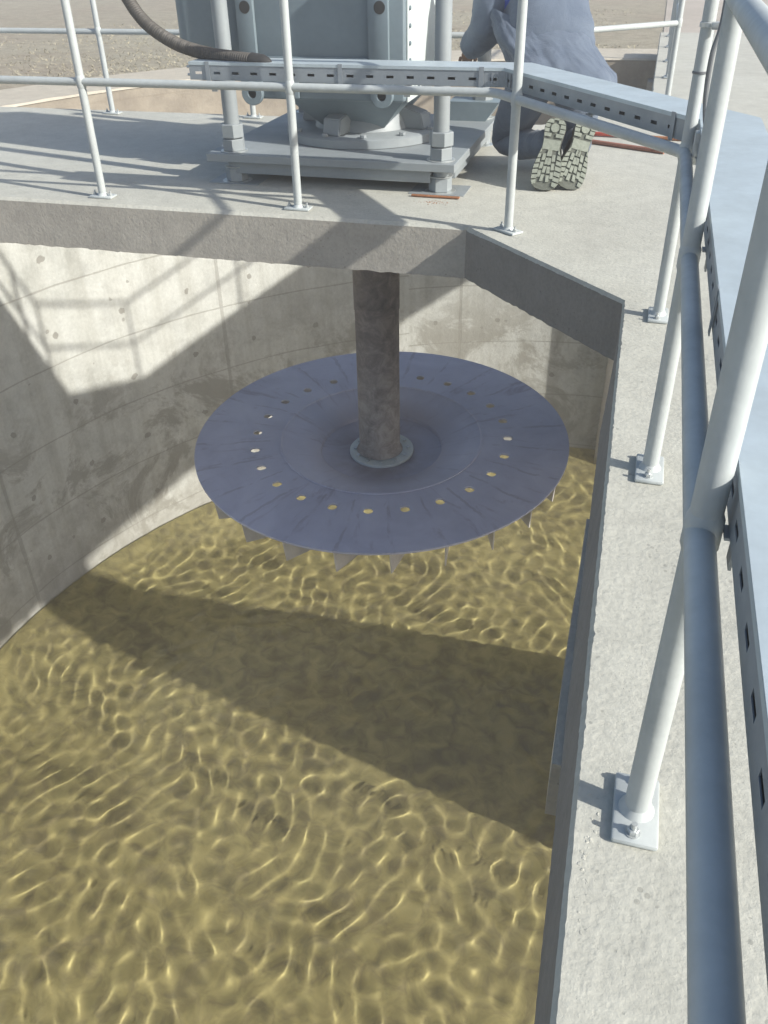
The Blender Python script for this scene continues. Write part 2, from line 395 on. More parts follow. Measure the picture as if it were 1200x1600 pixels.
# ------------------------------------------------------------------ setting
CX, CY, RT = 0.0, 5.91, 6.6          # centre and radius of the rounded tank end
WATER, BED = -5.9, -6.35
RIM = -0.25
GROUND = -0.32
def tank_outline():
    """inner wall line, from near left, round the end, to the right; with arc length"""
    pts = [(-RT, -6.0)]
    y = -6.0
    while y < CY - 0.5: y += 0.5; pts.append((-RT, min(y, CY)))
    for i in range(1, 73):
        a = math.pi - i * (math.pi / 2) / 72
        pts.append((CX + RT * math.cos(a), CY + RT * math.sin(a)))
    for x in (1, 2, 4, 6, 8, 10, 12, 14): pts.append((x, CY + RT))
    return pts
TO = tank_outline()
def arc_u(i):
    """arc length measured from the start of the curve"""
    u = 0.0
    idx0 = min(range(len(TO)), key=lambda k: abs(TO[k][0] + RT) + abs(TO[k][1] - CY))
    L = [0.0]
    for a, b in zip(TO, TO[1:]): L.append(L[-1] + math.dist(a, b))
    return [l - L[idx0] for l in L]
US = arc_u(0)
def offset_line(pts, d):
    out = []
    for i, p in enumerate(pts):
        a = Vector(pts[max(i - 1, 0)]); b = Vector(pts[min(i + 1, len(pts) - 1)])
        t = (b - a).normalized(); nrm = Vector((-t.y, t.x)); out.append((p[0] + nrm.x * d, p[1] + nrm.y * d))
    return out
bm = new(); uvl = bm.loops.layers.uv.new('UVMap')
OUT = offset_line(TO, 0.92)
zs = [BED - 0.3] + [-6 + 0.5 * k for k in range(0, 12)] + [RIM - 0.03]
cols = []
for i, p in enumerate(TO): cols.append([bm.verts.new((p[0], p[1], z)) for z in zs])
for i in range(len(TO) - 1):
    for k in range(len(zs) - 1):
        f = bm.faces.new((cols[i][k], cols[i + 1][k], cols[i + 1][k + 1], cols[i][k + 1]))
        for l in f.loops:
            ii = i if l.vert in cols[i] else i + 1
            l[uvl].uv = (US[ii], l.vert.co.z)
ob = [bm.verts.new((p[0], p[1], BED - 0.3)) for p in OUT]; ot = [bm.verts.new((p[0], p[1], RIM - 0.03)) for p in OUT]
for i in range(len(TO) - 1): bm.faces.new((ob[i + 1], ob[i], ot[i], ot[i + 1]))
for i in range(len(TO) - 1): bm.faces.new((cols[i][-1], cols[i + 1][-1], ot[i + 1], ot[i]))
bmesh.ops.recalc_face_normals(bm, faces=bm.faces)
tw = obj('tank_wall', bm, M['wall'], smooth=True, angle=50)
tag(tw, 'curved shuttered concrete tank wall behind and left of the aerator, stained above the water', 'wall')
bm = new()
i1 = offset_line(TO, -0.012); o1 = offset_line(TO, 0.98)
A = [bm.verts.new((x, y, RIM - 0.028)) for x, y in i1]; B = [bm.verts.new((x, y, RIM - 0.006 + 0.004 * math.sin(k * 1.7))) for k, (x, y) in enumerate(offset_line(TO, 0.01))]
C_ = [bm.verts.new((x, y, RIM - 0.004)) for x, y in o1]; D_ = [bm.verts.new((x, y, RIM - 0.2)) for x, y in o1]
for i in range(len(TO) - 1):
    for P, Q in ((A, B), (B, C_), (C_, D_)): bm.faces.new((P[i], P[i + 1], Q[i + 1], Q[i]))
bmesh.ops.recalc_face_normals(bm, faces=bm.faces)
obj('coping', bm, M['coping'], tw)
# pilaster where the wall meets the walkway's end
bm = new(); box(bm, (0.10, CY + RT - 0.14, (BED + RIM - 0.2) / 2), (0.34, 0.3, RIM - BED - 0.26), bev=0.015)
obj('pilaster', bm, M['beam'], tw)
# right and near walls of the basin (never in view, close the basin)
bm = new(); box(bm, (14.16, 3.3, -3.4), (0.32, 18.6, 6.1)); 
o = obj('end_wall', bm, M['beam']); tag(o, 'far concrete end wall of the basin beyond the walkway, out of frame right', 'wall')

# ground sheet with the basin cut out
bm = new()
inner = [Vector((x, y, GROUND)) for x, y in OUT] + [Vector((14.3, -6.0, GROUND))]
iv = [bm.verts.new(p) for p in inner]
ie = [bm.edges.new((iv[i], iv[(i + 1) % len(iv)])) for i in range(len(iv))]
ovs = [bm.verts.new(p) for p in ((-400, -400, GROUND), (-400, 400, GROUND), (400, 400, GROUND), (400, -400, GROUND))]
oe = [bm.edges.new((ovs[i], ovs[(i + 1) % 4])) for i in range(4)]
bmesh.ops.triangle_fill(bm, use_beauty=True, edges=ie + oe)
bmesh.ops.recalc_face_normals(bm, faces=bm.faces)
if sum(f.normal.z for f in bm.faces) < 0: bmesh.ops.reverse_faces(bm, faces=bm.faces)
# remove faces inside the basin if any were made
for f in list(bm.faces):
    c = f.calc_center_median()
    if -6.3 < c.x < 14 and -5.9 < c.y < 12.3 and math.hypot(min(c.x, 0), max(c.y - CY, 0)) < 6.5:
        bm.faces.remove(f)
o = obj('ground', bm, M['ground'], smooth=False); tag(o, kind='structure', label='dry grass ground around the basin')
bm = new(); box(bm, (1.85, 46, GROUND + 0.0), (3.6, 66.4, 0.02)); 
o = obj('path', bm, M['dirt'], smooth=False); tag(o, kind='structure', label='bare tan dirt path beyond the walkway')

# dry grass tufts on the bank beyond the rim
bm = new(); rg = random.Random(3)
for k in range(9000):
    a = rg.uniform(math.radians(92), math.radians(182)); rr = RT + 1.15 + 7 * rg.random() ** 1.4
    x, y = CX + rr * math.cos(a), CY + rr * math.sin(a)
    if noise.noise(Vector((x * 0.8, y * 0.8, 0))) < -0.1 - 0.25 * rg.random(): continue
    hgt = rg.uniform(0.01, 0.04)
    for q in range(2):
        th = rg.uniform(0, 6.28); dx, dy = math.cos(th) * 0.007, math.sin(th) * 0.007
        lx, ly = rg.uniform(-.06, .06), rg.uniform(-.06, .06)
        v = [bm.verts.new((x - dx, y - dy, GROUND)), bm.verts.new((x + dx, y + dy, GROUND)), bm.verts.new((x + lx, y + ly, GROUND + hgt))]
        bm.faces.new(v)
M['straw'] = metal('straw', (0.42, 0.385, 0.28), 0.95, 0, 0.4, 3)
o = obj('dry_grass', bm, M['straw'], smooth=False); tag(o, 'short dry grass tufts on the bank beyond the tank rim', 'grass', kind='stuff')

# tank bed and water
bm = new(); prism(bm, [(x, y) for x, y in offset_line(TO, 0.1)] + [(14.1, -6.0)], BED - 0.2, BED)
b1 = offset_line(TO, -0.75); b2 = offset_line(TO, -0.25); b3 = offset_line(TO, 0.03)
for P_, Q_, za, zb in ((b1, b2, BED + 0.002, -6.1), (b2, b3, -6.1, WATER - 0.012)):
    zn = lambda x, y, z: z + (0.05 * noise.noise(Vector((x * 1.5, y * 1.5, 0))) if z == -6.1 else 0)
    va = [bm.verts.new((x, y, zn(x, y, za))) for x, y in P_]; vb = [bm.verts.new((x, y, zn(x, y, zb))) for x, y in Q_]
    for i in range(len(va) - 1): bm.faces.new((va[i], va[i + 1], vb[i + 1], vb[i]))
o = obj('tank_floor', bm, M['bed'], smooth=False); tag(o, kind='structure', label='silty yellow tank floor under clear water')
bm = new(); prism(bm, [(x, y) for x, y in offset_line(TO, 0.02)] + [(14.0, -6.0)], WATER - 0.001, WATER)
for f in list(bm.faces):
    if abs(f.normal.z) < 0.5 or f.normal.z < 0: bm.faces.remove(f)
WFLAT = bm
def make_water():
    global WFLAT
    bm = new(); st = 0.018
    x0, x1, y0, y1 = -6.7, 1.6, 1.2, 12.6
    nx, ny = int((x1 - x0) / st), int((y1 - y0) / st)
    rgw = random.Random(11); waves = []
    for k in range(26):
        lam = rgw.uniform(0.20, 0.285) if k < 22 else rgw.uniform(0.6, 1.1); th = k * 2.399 + rgw.uniform(-.2, .2)
        amp = 0.0082 * lam ** 2 if k < 22 else 0.0018 * lam
        waves.append((2 * math.pi / lam * math.cos(th), 2 * math.pi / lam * math.sin(th), rgw.uniform(0, 6.28), amp))
    V = []
    for j in range(ny + 1):
        row = []
        for i in range(nx + 1):
            x = x0 + i * st; y = y0 + j * st
            wx = 1.12 * x + 0.12 * math.sin(y * 1.9 + 1) + 0.07 * math.sin(y * 4.3 + x); wy = 1.0 * y + 0.12 * math.sin(x * 2.3) + 0.06 * math.sin(x * 5.1 + y * 2)
            z = sum(a * math.sin(kx * wx + ky * wy + p) for kx, ky, p, a in waves)
            row.append(bm.verts.new((x, y, WATER + z)))
        V.append(row)
    for j in range(ny):
        for i in range(nx):
            c = V[j][i].co
            r = math.hypot(min(c.x, 0), max(c.y - CY, 0))
            if c.x > -6.75 and r < RT + 0.1: bm.faces.new((V[j][i], V[j][i + 1], V[j + 1][i + 1], V[j + 1][i]))
    for v in list(bm.verts):
        if not v.link_faces: bm.verts.remove(v)
    WFLAT.free()
    # calm surface outside the rippled sheet
    f = [bm.verts.new(p) for p in ((-6.7, -6, WATER), (14, -6, WATER), (14, y0, WATER), (-6.7, y0, WATER))]; bm.faces.new(f)
    xe = x0 + nx * st
    f = [bm.verts.new(p) for p in ((xe, y0, WATER), (14, y0, WATER), (14, 12.55, WATER), (xe, 12.55, WATER))]; bm.faces.new(f)
    o = obj('water', bm, M['water'], angle=180); tag(o, kind='structure', label='clear shallow rippled water in the bottom of the tank'); return o
water = make_water()
water.cycles.is_caustics_caster = True
bpy.data.objects['tank_floor'].cycles.is_caustics_receiver = True

# ------------------------------------------------------------------ deck slabs
def slab(name, outline, edges_rough, z0, m_top, m_side, amp=0.012, parent=None):
    """outline ccw; edges_rough = set of edge indices with worn arrises"""
    P = []; rough = []
    n = len(outline)
    for i in range(n):
        a, b = Vector(outline[i]), Vector(outline[(i + 1) % n]); L = (b - a).length
        k = max(1, int(L / 0.012)) if i in edges_rough else 1
        for j in range(k): P.append(a.lerp(b, j / k)); rough.append(i in edges_rough and not (j == 0 and (i - 1) % n not in edges_rough))
    N_ = len(P); bm = new()
    nr = []
    for i in range(N_):
        t = (P[(i + 1) % N_] - P[i - 1]).normalized(); nr.append(Vector((-t.y, t.x)))
    top, mid, bot = [], [], []
    for i, p in enumerate(P):
        nz = noise.fractal(Vector((p.x * 45, p.y * 45, 3.1)), 0.6, 2.2, 4) * (amp / 0.014)
        sp = max(0, noise.noise(Vector((p.x * 2.1, p.y * 2.1, 8.0))) - 0.12)
        e = (0.007 + abs(nz) * 0.004 + sp * 0.014 * (abs(nz) + .2) + (0.012 if amp < 0.01 else 0)) if rough[i] else 0.0
        q = p + nr[i] * e
        top.append(bm.verts.new((q.x, q.y, 0.0)))
        q2 = p + nr[i] * (0.001 * nz if rough[i] else 0)
        mid.append(bm.verts.new((q2.x, q2.y, -0.014 - (abs(nz) * 0.005 + sp * 0.012 if rough[i] else 0))))
        q3 = p + nr[i] * ((0.001 * nz if rough[i] else 0) - (0.022 * min(1, max(0, (3.27 - p.y) / 0.6), max(0.35, (p.y + 0.6) / 2.0)) if (rough[i] and p.x > -0.01 and p.y < 3.27) else 0))
        bot.append(bm.verts.new((q3.x, q3.y, z0 + (0.006 * noise.noise(Vector((p.x * 30, p.y * 30, 1))) if rough[i] else 0))))
    for i in range(N_):
        j = (i + 1) % N_
        f = bm.faces.new((mid[i], mid[j], top[j], top[i])); f.material_index = 0
        f = bm.faces.new((bot[i], bot[j], mid[j], mid[i])); f.material_index = 1
    f = bm.faces.new(top); f.material_index = 0; f = bm.faces.new(bot[::-1]); f.material_index = 1
    o = obj(name, bm, [m_top, m_side], parent, smooth=False); return o
BF, BB, CH = 4.08, 6.62, 0.76
TH = -0.25
# bridge carrying the drive
br = slab('bridge', [(-7.3, BF), (-CH, BF), (-CH, BB), (-7.3, BB)], {0, 2}, TH, M['deck'], M['beam'], 0.003)
tag(br, 'concrete bridge slab carrying the aerator drive, seen from its front edge', 'bridge')
wk = slab('walkway', [(-CH, BF), (0.006, 3.27), (0.092, -3.0), (2.5, -3.0), (2.5, 12.85), (0.0, 12.85), (0.0, 7.54), (-CH + 0.03, BB), (-CH, BB)], {0, 1, 5, 6}, TH, M['deck'], M['shaded_side'], 0.014)
tag(wk, kind='structure', label='concrete walkway slab with crumbling edge')
# crumbs and cement spatter stuck on the walkway by its edge
bm = new(); rg = random.Random(5)
def crumb(bm, x, y, r, flat=0.45):
    g = bmesh.ops.create_icosphere(bm, subdivisions=1, radius=r)
    for v in g['verts']:
        v.co *= rg.uniform(0.35, 1.4); v.co.z *= flat; v.co += Vector((x, y, r * flat * 0.25))
for k in range(420):
    y = rg.uniform(0.5, 3.2); d = abs(rg.gauss(0, 0.05)) + 0.015
    if rg.random() < 0.45: d = rg.uniform(0, 0.33)
    if noise.noise(Vector((d * 9, y * 3.0, 0))) < 0.0 and rg.random() < 0.7: continue
    crumb(bm, 0.064 - 0.0139 * y + d, y, rg.uniform(0.0006, 0.0017), 0.3)
for k in range(40):
    y = rg.gauss(0.86, 0.07); crumb(bm, 0.058 + abs(rg.gauss(0, 0.012)), y, rg.uniform(0.0015, 0.004), 0.22)
o = obj('cement_crumbs', bm, M['deck'], smooth=False); tag(o, 'cement crumbs and spatter along the walkway edge', 'rubble', kind='stuff')
# pale strip added in place of the bounce-lit wall under the slab edge
bm = new(); prism(bm, [(0.041, 2.145), (0.043, 1.907), (0.04, 1.721), (0.04, 1.565), (0.042, 1.369), (0.045, 1.223), (-0.005, 1.223), (-0.008, 1.369), (-0.01, 1.565), (-0.01, 1.721), (-0.007, 1.907), (-0.009, 2.145)], -0.42, TH - 0.004)
o = obj('wall_standin_strip', bm, M['coping'], smooth=False); tag(o, 'thin pale strip under the walkway edge, standing in for the bounce-lit wall below', 'wall strip')
bm = new()  # unseen tapered blocker, shaped to cast the shadow band on the water
PR = [(5.0, BED), (4.97, -2.2), (4.9, TH - 0.002), (5.5, TH - 0.002), (5.87, -1.59), (6.97, -3.95), (7.44, -5.1), (7.8, BED)]
a = [bm.verts.new((1.05, y, z)) for y, z in PR]; b = [bm.verts.new((1.4, y, z)) for y, z in PR]
for i in range(len(PR)): bm.faces.new((a[i], a[(i + 1) % len(PR)], b[(i + 1) % len(PR)], b[i]))
bm.faces.new(a[::-1]); bm.faces.new(b); bmesh.ops.recalc_face_normals(bm, faces=bm.faces)
o = obj('shadow_blocker', bm, M['beam'], smooth=False); tag(o, 'unseen tapered concrete blocker under the walkway, shaped to cast the shadow band', 'shadow_blocker')

# ------------------------------------------------------------------ railings
RP = 0.0205
def railing(name, label, posts, line, zmid=0.565, ztop=1.072):
    t = thing(name, label, 'railing', (posts[0][0], posts[0][1], 0))
    def rpath(z):
        pts = []
        L = [Vector((x, y, z)) for x, y in line]
        pts.append(L[0])
        for i in range(1, len(L) - 1):
            d1 = (L[i - 1] - L[i]).normalized(); d2 = (L[i + 1] - L[i]).normalized(); r = 0.05
            for k in range(5):
                s = k / 4; pts.append((L[i] + d1 * r * (1 - s)) * (1 - s) + L[i] * (2 * s * (1 - s)) * 0 + (L[i] + d2 * r * s) * s if False else
                                      ((1 - s) ** 2) * (L[i] + d1 * r) + 2 * s * (1 - s) * L[i] + s * s * (L[i] + d2 * r))
        pts.append(L[-1]); return pts
    bm = new(); tube(bm, rpath(zmid), RP * 0.94, 20); obj('mid_rail', bm, M['rail'], t)
    bm = new(); tube(bm, rpath(ztop), RP * 1.05, 20); obj('top_rail', bm, M['rail'], t)
    for (x, y, ang) in posts:
        bm = new(); tube(bm, [(x, y, 0.012), (x, y, ztop - 0.004)], RP, 20, cap=False)
        # weld collar at the mid rail and foot
        lathe(bm, [(RP + 0.009, 0.012), (RP + 0.005, 0.018), (RP, 0.026)], (x, y, 0), 20)
        lathe(bm, [(RP, zmid - 0.03), (RP + 0.0035, zmid - 0.02), (RP + 0.0035, zmid + 0.02), (RP, zmid + 0.03)], (x, y, 0), 20)
        p = obj('post', bm, M['rail'], t, origin=(x, y, 0))
        rot = Matrix.Rotation(ang, 3, 'Z')
        bm = new(); box(bm, (x, y, 0.007), (0.072, 0.135, 0.012), rot, 0.005)
        obj('base_plate', bm, M['rail'], p, origin=(x, y, 0))
        for sgn in (-1, 1):
            q = rot @ Vector((0.004 * sgn, 0.049 * sgn, 0))
            bm = new(); cyl(bm, (x + q.x, y + q.y, 0.0125), 0.012, 0.0025, 16)
            cyl(bm, (x + q.x, y + q.y, 0.015), 0.0095, 0.009, 6, 0.001); cyl(bm, (x + q.x, y + q.y, 0.024), 0.0048, 0.012, 10)
            obj('bolt', bm, M['zinc'], p, origin=(x, y, 0))
    return t
railing('front_railing', 'grey tubular handrail along the bridge front, the cut corner and the near walkway edge',
        [(-3.90, 4.2, math.pi / 2), (-2.78, 4.2, math.pi / 2), (-1.655, 4.2, math.pi / 2), (-0.555, 4.045, 0.9),
         (0.136, 3.13, 0), (0.133, 2.03, 0), (0.138, 0.945, 0), (0.138, -0.12, 0)],
        [(-5.6, 4.2), (-0.67, 4.2), (0.134, 3.12), (0.134, -1.6)])
railing('rear_railing', 'grey tubular handrail along the rear of the bridge and the far walkway edge',
        [(-6.35, 6.47, math.pi / 2), (-5.2, 6.47, math.pi / 2), (-4.05, 6.47, math.pi / 2), (-2.87, 6.5, math.pi / 2), (-1.75, 6.5, math.pi / 2),
         (-0.88, 6.49, 0.9), (0.12, 7.45, 0), (0.12, 9.0, 0), (0.12, 10.1, 0), (0.12, 11.3, 0), (0.12, 12.4, 0)],
        [(-6.9, 6.47), (-0.9, 6.49), (0.12, 7.45), (0.12, 12.6)], 0.565, 1.1)

# ------------------------------------------------------------------ cable tray
TZ0, TZ1, TW = 0.578, 0.655, 0.185
TL = [Vector((-2.2, 4.262)), Vector((-0.645, 4.262)), Vector((0.1665, 3.178)), Vector((0.1665, -1.4))]
tr = thing('cable_tray', 'slotted galvanised cable tray with lid fixed along the handrail', 'cable tray', (-2.2, 4.27, TZ0))
def off_poly(L, d):
    out = []
    for i, p in enumerate(L):
        ns = []
        if i > 0: t = (p - L[i - 1]).normalized(); ns.append(Vector((-t.y, t.x)))
        if i < len(L) - 1: t = (L[i + 1] - p).normalized(); ns.append(Vector((-t.y, t.x)))
        n = sum(ns, Vector((0, 0))).normalized(); out.append(p + n * d / n.dot(ns[0]))
    return out
def strip(bm, La, Lb, z0, z1):
    """solid between two parallel polylines"""
    n = len(La)
    v = [[bm.verts.new((p.x, p.y, z)) for p in L] for L in (La, Lb) for z in (z0, z1)]
    for i in range(n - 1):
        for a, b in ((0, 1), (1, 3), (3, 2), (2, 0)): bm.faces.new((v[a][i], v[a][i + 1], v[b][i + 1], v[b][i]))
    bm.faces.new((v[0][0], v[1][0], v[3][0], v[2][0])); bm.faces.new((v[0][-1], v[2][-1], v[3][-1], v[1][-1]))
def slotted_side(bm, L, off, th):
    H = TZ1 - TZ0; zs0, zs1 = TZ0 + 0.34 * H, TZ0 + 0.49 * H
    A, B = off_poly(L, off), off_poly(L, off + th)
    strip(bm, A, B, TZ0, zs0); strip(bm, A, B, zs1, TZ1)
    for i in range(len(L) - 1):
        a, b = A[i], A[i + 1]; a2, b2 = B[i], B[i + 1]; Ls = (b - a).length; k = int(Ls / 0.092); pos = 0.0
        d = (b - a).normalized(); dn = (a2 - a)
        nrm = Vector((-d.y, d.x)) * th
        for j in range(k + 1):
            s0 = 0 if j == 0 else j * Ls / (k + 0) - Ls / k / 2 + 0.0175
            s1 = Ls if j == k else (j + 1) * Ls / k - Ls / k / 2 - 0.0175
            strip(bm, [a + d * s0, a + d * s1], [a + d * s0 + nrm, a + d * s1 + nrm], zs0, zs1)
LL = TL
bm = new(); slotted_side(bm, LL, 0.0, 0.0016); slotted_side(bm, LL, TW - 0.0016, 0.0016)
strip(bm, off_poly(LL, 0.0016), off_poly(LL, TW - 0.0016), TZ0, TZ0 + 0.0016)
bmesh.ops.recalc_face_normals(bm, faces=bm.faces); obj('channel', bm, M['tray'], tr, smooth=False)
bm = new()
strip(bm, off_poly(LL, -0.003), off_poly(LL, TW + 0.003), TZ1 + 0.0005, TZ1 + 0.0022)
strip(bm, off_poly(LL, -0.0032), off_poly(LL, -0.0012), TZ1 - 0.011, TZ1 + 0.0004)
strip(bm, off_poly(LL, TW + 0.0012), off_poly(LL, TW + 0.0032), TZ1 - 0.011, TZ1 + 0.0004)
bmesh.ops.recalc_face_normals(bm, faces=bm.faces); obj('lid', bm, M['lid'], tr, smooth=False)
def along(s_i, s):
    a, b = LL[s_i], LL[s_i + 1]; d = (b - a).normalized(); return a + d * s, d
# joint clips
for si, s in ((0, 0.10), (0, 0.78), (0, 1.45), (1, 0.12), (1, 1.22), (2, 0.25), (2, 1.6)):
    p, d = along(si, s); n = Vector((-d.y, d.x)); ang = math.atan2(d.y, d.x)
    bm = new(); q = p - n * 0.0045
    box(bm, (q.x, q.y, (TZ0 + TZ1) / 2 - 0.001), (0.022, 0.0025, TZ1 - TZ0 + 0.012), Matrix.Rotation(ang, 3, 'Z'))
    q2 = p + n * (TW / 2); box(bm, (q2.x, q2.y, TZ1 + 0.0038), (0.022, TW + 0.012, 0.0022), Matrix.Rotation(ang, 3, 'Z')) if si == 9 else None
    obj('clip', bm, M['tray'], tr, smooth=False)
# brackets clamping the tray to the mid rail
for si, s in ((0, 0.12), (0, 1.1), (1, 0.7), (2, 0.15), (2, 1.1), (2, 2.07), (2, 2.24)):
    p, d = along(si, s); n = Vector((-d.y, d.x)); ang = math.atan2(d.y, d.x)
    q = p + n * 0.09; bm = new()
    box(bm, (q.x, q.y, TZ0 - 0.006), (0.03, 0.19, 0.004), Matrix.Rotation(ang, 3, 'Z'))
    q = p + n * 0.01; box(bm, (q.x, q.y, TZ0 - 0.03), (0.03, 0.004, 0.044), Matrix.Rotation(ang, 3, 'Z'))
    obj('bracket', bm, M['tray'], tr, smooth=False)
# mitre ribs near the two bends
for si, ss in ((0, (1.50, 1.525)), (1, (0.03, 0.06, 0.09)), (1, (1.28, 1.31))):
    for s in ss:
        p, d = along(si, s); n = Vector((-d.y, d.x)); q = p - n * 0.003
        bm = new(); box(bm, (q.x, q.y, (TZ0 + TZ1) / 2 - .006), (0.008, 0.003, 0.055), Matrix.Rotation(math.atan2(d.y, d.x), 3, 'Z')); obj('rib', bm, M['tray'], tr, smooth=False)
# open left end with bolts
for dy, dz in ((0.02, 0.02), (0.02, 0.055)):
    bm = new(); tube(bm, [(-2.22, 4.262 + dy, TZ0 + dz), (-2.19, 4.262 + dy, TZ0 + dz)], 0.006, 10); obj('bolt', bm, M['zinc'], tr)

# ------------------------------------------------------------------ corrugated hose
def unproj(px, py, y):
    v = Rm @ Vector((px - 600, py - 800, 1339.84)); t = y / v.y; return Vector((v.x * t, y, CAM_H + v.z * t))
hp = [unproj(170, -60, 4.6), unproj(196, -8, 4.52), unproj(228, 36, 4.46), unproj(275, 68, 4.41), unproj(325, 84, 4.37), unproj(370, 91, 4.33), unproj(402, 95, 4.31)]
path = catmull(hp, 60); acc = 0; rad = []
for i, p in enumerate(path):
    if i: acc += (p - path[i - 1]).length
    rad.append(0.0305 + 0.0022 * math.sin(acc * 2 * math.pi / 0.0125))
hose = thing('corrugated_hose', 'dark corrugated cable hose curving down onto the cable tray end', 'hose', hp[-1])
bm = new(); tube(bm, path, 0.03, 18, radii=rad); obj('hose', bm, M['hose'], hose, angle=60)
bm = new(); e = path[-1]; d = (path[-1] - path[-8]).normalized()
tube(bm, [e - d * 0.03, e + d * 0.035, e + d * 0.06, e + d * 0.075], 0.03, 18, radii=[0.034, 0.031, 0.022, 0.012]); obj('end_boot', bm, M['dark'], hose)

# cable tied to the post at the corner
cb = thing('cable', 'thin dark cable tied to the handrail post beside the tray', 'cable', (0.16, 3.1, TZ1))
cp = catmull([(0.172, 3.06, 1.02), (0.17, 3.05, 0.93), (0.158, 3.04, 0.86), (0.160, 3.05, 0.76), (0.172, 3.04, 0.68), (0.185, 3.0, 0.64), (0.18, 2.97, 0.60)], 8)
bm = new(); tube(bm, cp, 0.0075, 10); obj('cable_sheath', bm, M['cable'], cb)
bm = new(); lathe(bm, [(0.0215, -0.004), (0.0235, -0.003), (0.0235, 0.003), (0.0215, 0.004)], (0.136, 3.13, 0.80), 20); obj('cable_tie', bm, M['cable'], cb)
bm = new(); lathe(bm, [(0.0215, -0.008), (0.0245, -0.006), (0.0245, 0.006), (0.0215, 0.008)], (0.136, 3.13, 0.93), 20)
box(bm, (0.165, 3.09, 0.93), (0.04, 0.03, 0.02), bev=0.003); obj('clamp', bm, M['zinc'], cb)
bm = new(); box(bm, (0.158, 3.03, 0.60), (0.018, 0.02, 0.10), bev=0.003); box(bm, (0.158, 3.018, 0.63), (0.012, 0.01, 0.03)); obj('gland', bm, M['zinc'], cb)

# ------------------------------------------------------------------ aerator impeller
IC = Vector((-1.535, 5.20, -1.85)); IR = 1.335
im = thing('aerator_impeller', 'round blue-grey aerator impeller hanging on its thick shaft above the water', 'aerator', IC)
NH = 24
def disc_mesh():
    bm = new(); n = NH * 12; rh = 0.68 * IR; hr = 0.034
    # ring zones: outer ring with holes built sector by sector
    rout, r1, r2, rin = IR, rh + 0.06, rh - 0.06, 0.55 * IR
    def P(r, a, z=0.0): return bm.verts.new((IC.x + r * math.cos(a), IC.y + r * math.sin(a), IC.z + z))
    th0 = math.radians(3)
    ringO = [P(rout, th0 + 2 * math.pi * i / n) for i in range(n)]
    ringM = [P((rout + r1) / 2, th0 + 2 * math.pi * i / n) for i in range(n)]
    ring1 = [P(r1, th0 + 2 * math.pi * i / n) for i in range(n)]
    ring2 = [P(r2, th0 + 2 * math.pi * i / n) for i in range(n)]
    ringI = [P(rin, th0 + 2 * math.pi * i / n) for i in range(n)]
    def q(a, b, i): bm.faces.new((a[i], a[(i + 1) % n], b[(i + 1) % n], b[i]))
    for i in range(n): q(ringM, ringO, i); q(ring1, ringM, i); q(ringI, ring2, i)
    sec = n // NH
    mids = []
    for k in range(NH):
        i0 = k * sec
        outer = [ring1[(i0 + j) % n] for j in range(sec + 1)]; inner = [ring2[(i0 + j) % n] for j in range(sec + 1)]
        border = outer + inner[::-1]
        ac = th0 + 2 * math.pi * (i0 + sec / 2) / n; c = Vector((IC.x + rh * math.cos(ac), IC.y + rh * math.sin(ac)))
        hv = []
        for b in border:
            d = Vector((b.co.x, b.co.y)) - c; d.normalize(); hv.append(bm.verts.new((c.x + d.x * hr, c.y + d.y * hr, IC.z)))
        m = len(border)
        for j in range(m):
            jj = (j + 1) % m
            if (border[j] is outer[-1] and border[jj] is inner[-1]) or (border[j] is inner[0] and border[jj] is outer[0]):
                bm.faces.new((border[j], border[jj], hv[jj], hv[j]))
            else: bm.faces.new((border[j], border[jj], hv[jj], hv[j]))
    bmesh.ops.remove_doubles(bm, verts=bm.verts, dist=1e-5)
    bmesh.ops.recalc_face_normals(bm, faces=bm.faces)
    if sum(f.normal.z for f in bm.faces) < 0: bmesh.ops.reverse_faces(bm, faces=bm.faces)
    fs = list(bm.faces)
    g = bmesh.ops.solidify(bm, geom=fs, thickness=0.014)
    # dished centre
    prof = [(rin + 0.002, 0.001), (rin + 0.001, 0.007), (rin - 0.014, 0.007), (rin - 0.02, -0.001), (0.45 * IR, -0.035), (0.345 * IR, -0.075), (0.33 * IR, -0.092), (0.325 * IR, -0.112), (0.20 * IR, -0.135), (0.0001, -0.136)]
    lathe(bm, prof, IC, 96)
    lathe(bm, [(0.0001, -0.15), (0.33 * IR, -0.118), (rin + 0.002, -0.02)], IC, 96)
    return bm
o = obj('disc', disc_mesh(), M['disc'], im, angle=28, origin=IC)
for k in range(NH):
    a = math.radians(3) + 2 * math.pi * (k + 0.0) / NH
    er = Vector((math.cos(a), math.sin(a), 0)); et = Vector((-er.y, er.x, 0))
    sk = (er * 1.0 - et * 0.5).normalized()
    bm = new(); p0 = IC + er * (IR * 0.62); p1 = IC + er * (IR * 0.985) + et * 0.0
    p0 = p1 - sk * 0.46
    t = sk.cross(Vector((0, 0, 1))) * 0.004
    zt, zb = -0.016, -0.19
    prof = [(p0, zt), (p1, zt), (p1 - sk * 0.015, zb), (p0 + sk * 0.10, zb)]
    A_ = [bm.verts.new(p + t + Vector((0, 0, z))) for p, z in prof]; B_ = [bm.verts.new(p - t + Vector((0, 0, z))) for p, z in prof]
    for i in range(4): bm.faces.new((A_[i], A_[(i + 1) % 4], B_[(i + 1) % 4], B_[i]))
    bm.faces.new(A_[::-1]); bm.faces.new(B_); bmesh.ops.recalc_face_normals(bm, faces=bm.faces)
    obj('vane', bm, M['vane'], im, smooth=False)
bm = new(); lathe(bm, [(0.80 * IR, -0.02), (0.80 * IR, -0.16), (0.79 * IR, -0.16), (0.79 * IR, -0.02)], IC, 96); obj('skirt', bm, M['disc'], im, origin=IC)
FZ = IC.z - 0.134
